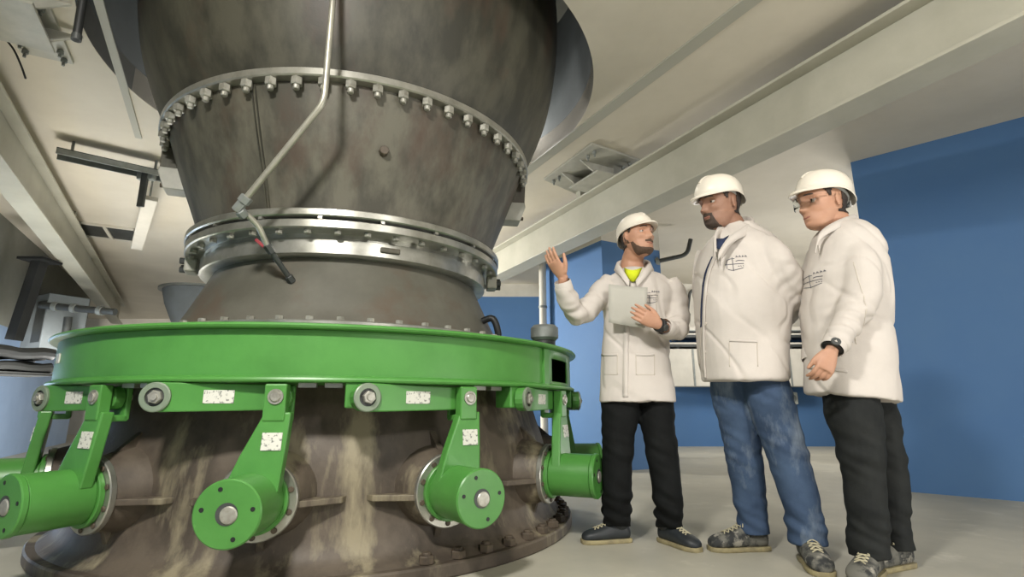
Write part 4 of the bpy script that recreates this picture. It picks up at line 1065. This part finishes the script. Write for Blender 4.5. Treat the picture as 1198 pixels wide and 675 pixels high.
# --- second man: broad, bearded, jeans, hands behind his back
Y2 = 2.74
wB = at(884, 395, Y2+.27)
m2 = dict(Y=Y2, seed=2, foot=(atz(880, 638, 0)+atz(948, 655, 0))/2, label='broad bearded man in white coat and blue jeans, hands behind his back', skin='skin_b', hk=1.14, jaw=1.06,
    head=at(842, 239, Y2-.03), headR=yawR(math.radians(-160), -.10, 0), neck=at(858, 276, Y2+.0), gaze=(.95, -.15, -.05), beard='stubble_d', beard_top=(((0, 14, 18, 26, 34, 44, 92), (-.080, -.080, -.060, -.062, -.088, -.112, -.13)), 24),
    torso=[(846, 878, 262, .07), (838, 890, 270, .10), (829, 903, 280, .14), (821, 915, 294, .17), (815, 921, 315, .19), (813, 922, 345, .205), (815, 921, 375, .21), (818, 919, 405, .205), (822, 918, 430, .20), (824, 918, 446, .20)],
    arms=[dict(path=[(893, 290, Y2-.08, .085), (907, 306, Y2-.13, .092), (919, 328, Y2-.12, .090), (923, 350, Y2-.04, .084), (915, 370, Y2+.12, .072), (900, 385, Y2+.21, .058), (889, 392, Y2+.25, .05)], el=[2, 3, 4], hand=dict(w=wB, d=(-.8, .3, -.3), nrm=(0, 1, 0), s=(0, 0, 1), k=1.05, curl=(.4, .4, .4, .4))),
          dict(path=[(834, 296, Y2+.12, .085), (828, 325, Y2+.18, .085), (832, 360, Y2+.24, .078), (850, 380, Y2+.29, .066), (868, 390, Y2+.31, .052)], el=[2], hand=dict(w=at(873, 392, Y2+.32), d=(.8, .1, -.3), nrm=(0, 1, 0), s=(0, 0, 1), k=1.05, curl=(.4, .4, .4, .4)))],
    legs=[dict(path=[(856, 425, Y2+.08, .115), (857, 455, Y2+.09, .112), (865, 495, Y2+.10, .100), (870, 530, Y2+.11, .092), (875, 565, Y2+.13, .084), (878, 595, Y2+.14, .076), (879, 611, Y2+.14, .078)], ankle=at(885, 618, Y2+.14)),
          dict(path=[(892, 425, Y2-.03, .118), (897, 455, Y2-.04, .112), (909, 495, Y2-.06, .102), (920, 530, Y2-.07, .094), (931, 565, Y2-.08, .088), (940, 600, Y2-.09, .084), (943, 616, Y2-.09, .084)], ankle=at(948, 624, Y2-.08))],
    trouser='jeans', shoe='shoe_dusty', shoes=[dict(yaw=math.radians(183), L=.30, k=1.1), dict(yaw=math.radians(-104), L=.30, k=1.1)])
person2, body2, bvh2, coat2, cb2, tro2 = make_person(m2)
V2 = Vector((.25, 1, .05))
# coat edge and dark shirt showing in the front opening
ribbon(cb2, [at(842, 288, 2.4), at(833, 310, 2.4), at(829, 345, 2.4), at(829, 375, 2.4)], V2, .020, .002, 'shirt', 'navy', person2, sub=10)
ribbon(cb2, [at(844, 288, 2.4), at(836, 310, 2.4), at(832, 345, 2.4), at(832, 400, 2.4), at(835, 442, 2.4)], V2, .018, .005, 'placket', 'coat', coat2, sub=14)
ribbon(cb2, [at(829, 376, 2.4), at(828, 410, 2.4), at(829, 443, 2.4)], V2, .008, .003, 'placket_edge', 'coat_trim', coat2, sub=10)
ng = [at(839, 300, 2.56), at(838, 284, 2.60), at(842, 272, 2.66), at(852, 266, 2.72), at(866, 259, 2.80), at(876, 258, 2.79), at(880, 262, 2.72), at(868, 272, 2.62), at(853, 284, 2.56), at(842, 301, 2.535)]
collar(coat2, ng, .020, .024, .026)
mb = MB(); mb.loft([[at(838, 279, 2.60), at(846, 279, 2.565), at(853, 275, 2.57)], [at(837, 290, 2.58), at(842, 291, 2.545), at(847, 289, 2.55)]], False, False, False); o = mb.build('shirt', M['navy'], person2, smooth=True, ang=180); s = o.modifiers.new('solid', 'SOLIDIFY'); s.thickness = .006
logo(cb2, at(868, 300, 2.4), V2, Vector((1, -.2, 0)), .72, coat2)
for py in (335, 372, 408): button(cb2, at(833, py, 2.4), V2, coat2)
ribbon(cb2, [at(860, 395, 2.4), at(876, 396, 2.4), at(893, 397, 2.4)], V2, .012, .002, 'pocket', 'coat', coat2, sub=8)
for x in (860, 893): ribbon(cb2, [at(x, 397, 2.4), at(x+1, 428, 2.4)], V2, .004, .001, 'seam', 'coat_trim', coat2, sub=8)

# --- third man: in profile, safety glasses, hand hanging
Y3 = 2.50
w3 = at(973, 410, Y3-.26)
m3 = dict(Y=Y3, hp=.12, hx=-.012, seed=3, foot=(atz(1030, 664, 0)+atz(1055, 662, 0))/2, label='man at right in profile with clear glasses, white coat and charcoal trousers', skin='skin', hk=1.15, jaw=.95,
    head=at(962, 237, Y3-.02), headR=yawR(math.radians(-172), -.06, 0), neck=at(979, 272, Y3+.0), gaze=(1, 0, -.05), beard=None, beard_top=None,
    torso=[(966, 1003, 260, .068), (962, 1010, 266, .10), (956, 1021, 277, .135), (951, 1029, 292, .155), (946, 1034, 320, .165), (943, 1037, 355, .165), (943, 1039, 390, .162), (945, 1042, 425, .165), (947, 1045, 455, .168, -.10), (948, 1047, 466, .168, -.13)],
    arms=[dict(path=[(1000, 292, Y3-.08, .078), (1006, 312, Y3-.12, .088), (1008, 335, Y3-.15, .085), (1003, 355, Y3-.17, .080), (993, 375, Y3-.20, .072), (983, 392, Y3-.235, .060), (976, 404, Y3-.255, .050)], el=[3, 4, 5], hand=dict(w=w3, d=at(962, 440, Y3-.27)-w3, nrm=(-.3, .9, .1), s=(-.95, -.1, .2), k=1.0, curl=(.42, .45, .48, .5), thumb=.35)),
          dict(path=[(962, 295, Y3+.10, .075), (955, 330, Y3+.12, .075), (954, 365, Y3+.12, .07), (952, 395, Y3+.08, .06), (951, 418, Y3+.05, .05)], el=[2], hand=dict(w=at(950, 424, Y3+.05), d=(-.15, -.1, -1), nrm=(1, 0, 0), s=(-.3, -.9, 0), k=.95, curl=(.35, .35, .4, .45)))],
    legs=[dict(path=[(995, 435, Y3+.0, .105), (997, 475, Y3-.03, .118), (1006, 520, Y3-.06, .098), (1011, 560, Y3-.06, .085), (1014, 600, Y3-.06, .080), (1016, 632, Y3-.05, .080), (1017, 645, Y3-.05, .078)], ankle=at(1022, 650, Y3-.05)),
          dict(path=[(1010, 435, Y3+.06, .10), (1018, 475, Y3+.08, .108), (1030, 520, Y3+.08, .095), (1038, 560, Y3+.08, .085), (1043, 600, Y3+.08, .075), (1047, 628, Y3+.08, .072), (1048, 638, Y3+.08, .07)], ankle=at(1053, 645, Y3+.08))],
    trouser='trouser_b', shoe='shoe_dusty', shoes=[dict(yaw=math.radians(222), L=.28, k=1.04), dict(yaw=math.radians(200), L=.29, k=1.04)])
person3, body3, bvh3, coat3, cb3, tro3 = make_person(m3)
V3 = Vector((.1, 1, .05))
logo(cb3, at(960, 315, 2.2), Vector((.45, 1, .05)), Vector((1, -.3, 0)), .66, coat3)
ng = [at(957, 292, 2.42), at(960, 280, 2.42), at(967, 272, 2.42), at(980, 264, 2.42), at(995, 257, 2.46), at(1000, 255, 2.53), at(990, 259, 2.59), at(972, 270, 2.58), at(962, 282, 2.54)]
collar(coat3, ng, .018, .022, .024)
ribbon(cb3, [at(1015, 300, 2.2), at(1020, 350, 2.2), at(1024, 400, 2.2)], V3, .004, .0012, 'seam', 'coat_trim', coat3, sub=10)
ribbon(cb3, [at(985, 428, 2.2), at(998, 431, 2.2), at(1014, 434, 2.2)], V3, .012, .002, 'pocket', 'coat', coat3, sub=8)
watch(person3, at(975, 405.5, Y3-.257), w3-at(976, 404, Y3-.255), .041)
# safety glasses
Rg, cg, kg = m3['headR'], m3['head'], m3['hk']
G = lambda x, y, z: cg+Rg @ Vector((x*kg, y*kg, z*kg))
mb = MB(); rows = []
for z in (.022, .008, -.008, -.022):
    rows.append([G(.122-.045*abs(y/.072)**2.2, y, z*(1-.25*abs(y/.07))-.004) for y in [-.072+.144*i/16 for i in range(17)]])
mb.loft(rows, False, False, False); gl = mb.build('safety_glasses', M['glass'], person3, smooth=True, ang=180); s = gl.modifiers.new('solid', 'SOLIDIFY'); s.thickness = .0012
for sgn in (-1, 1):
    mb = MB(); mb.tube([G(.078, sgn*.072, .012), G(.03, sgn*.083, .008), G(-.02, sgn*.084, .004)], .0020, 8, sub=3); mb.build('temple', M['glass'], gl, smooth=True)
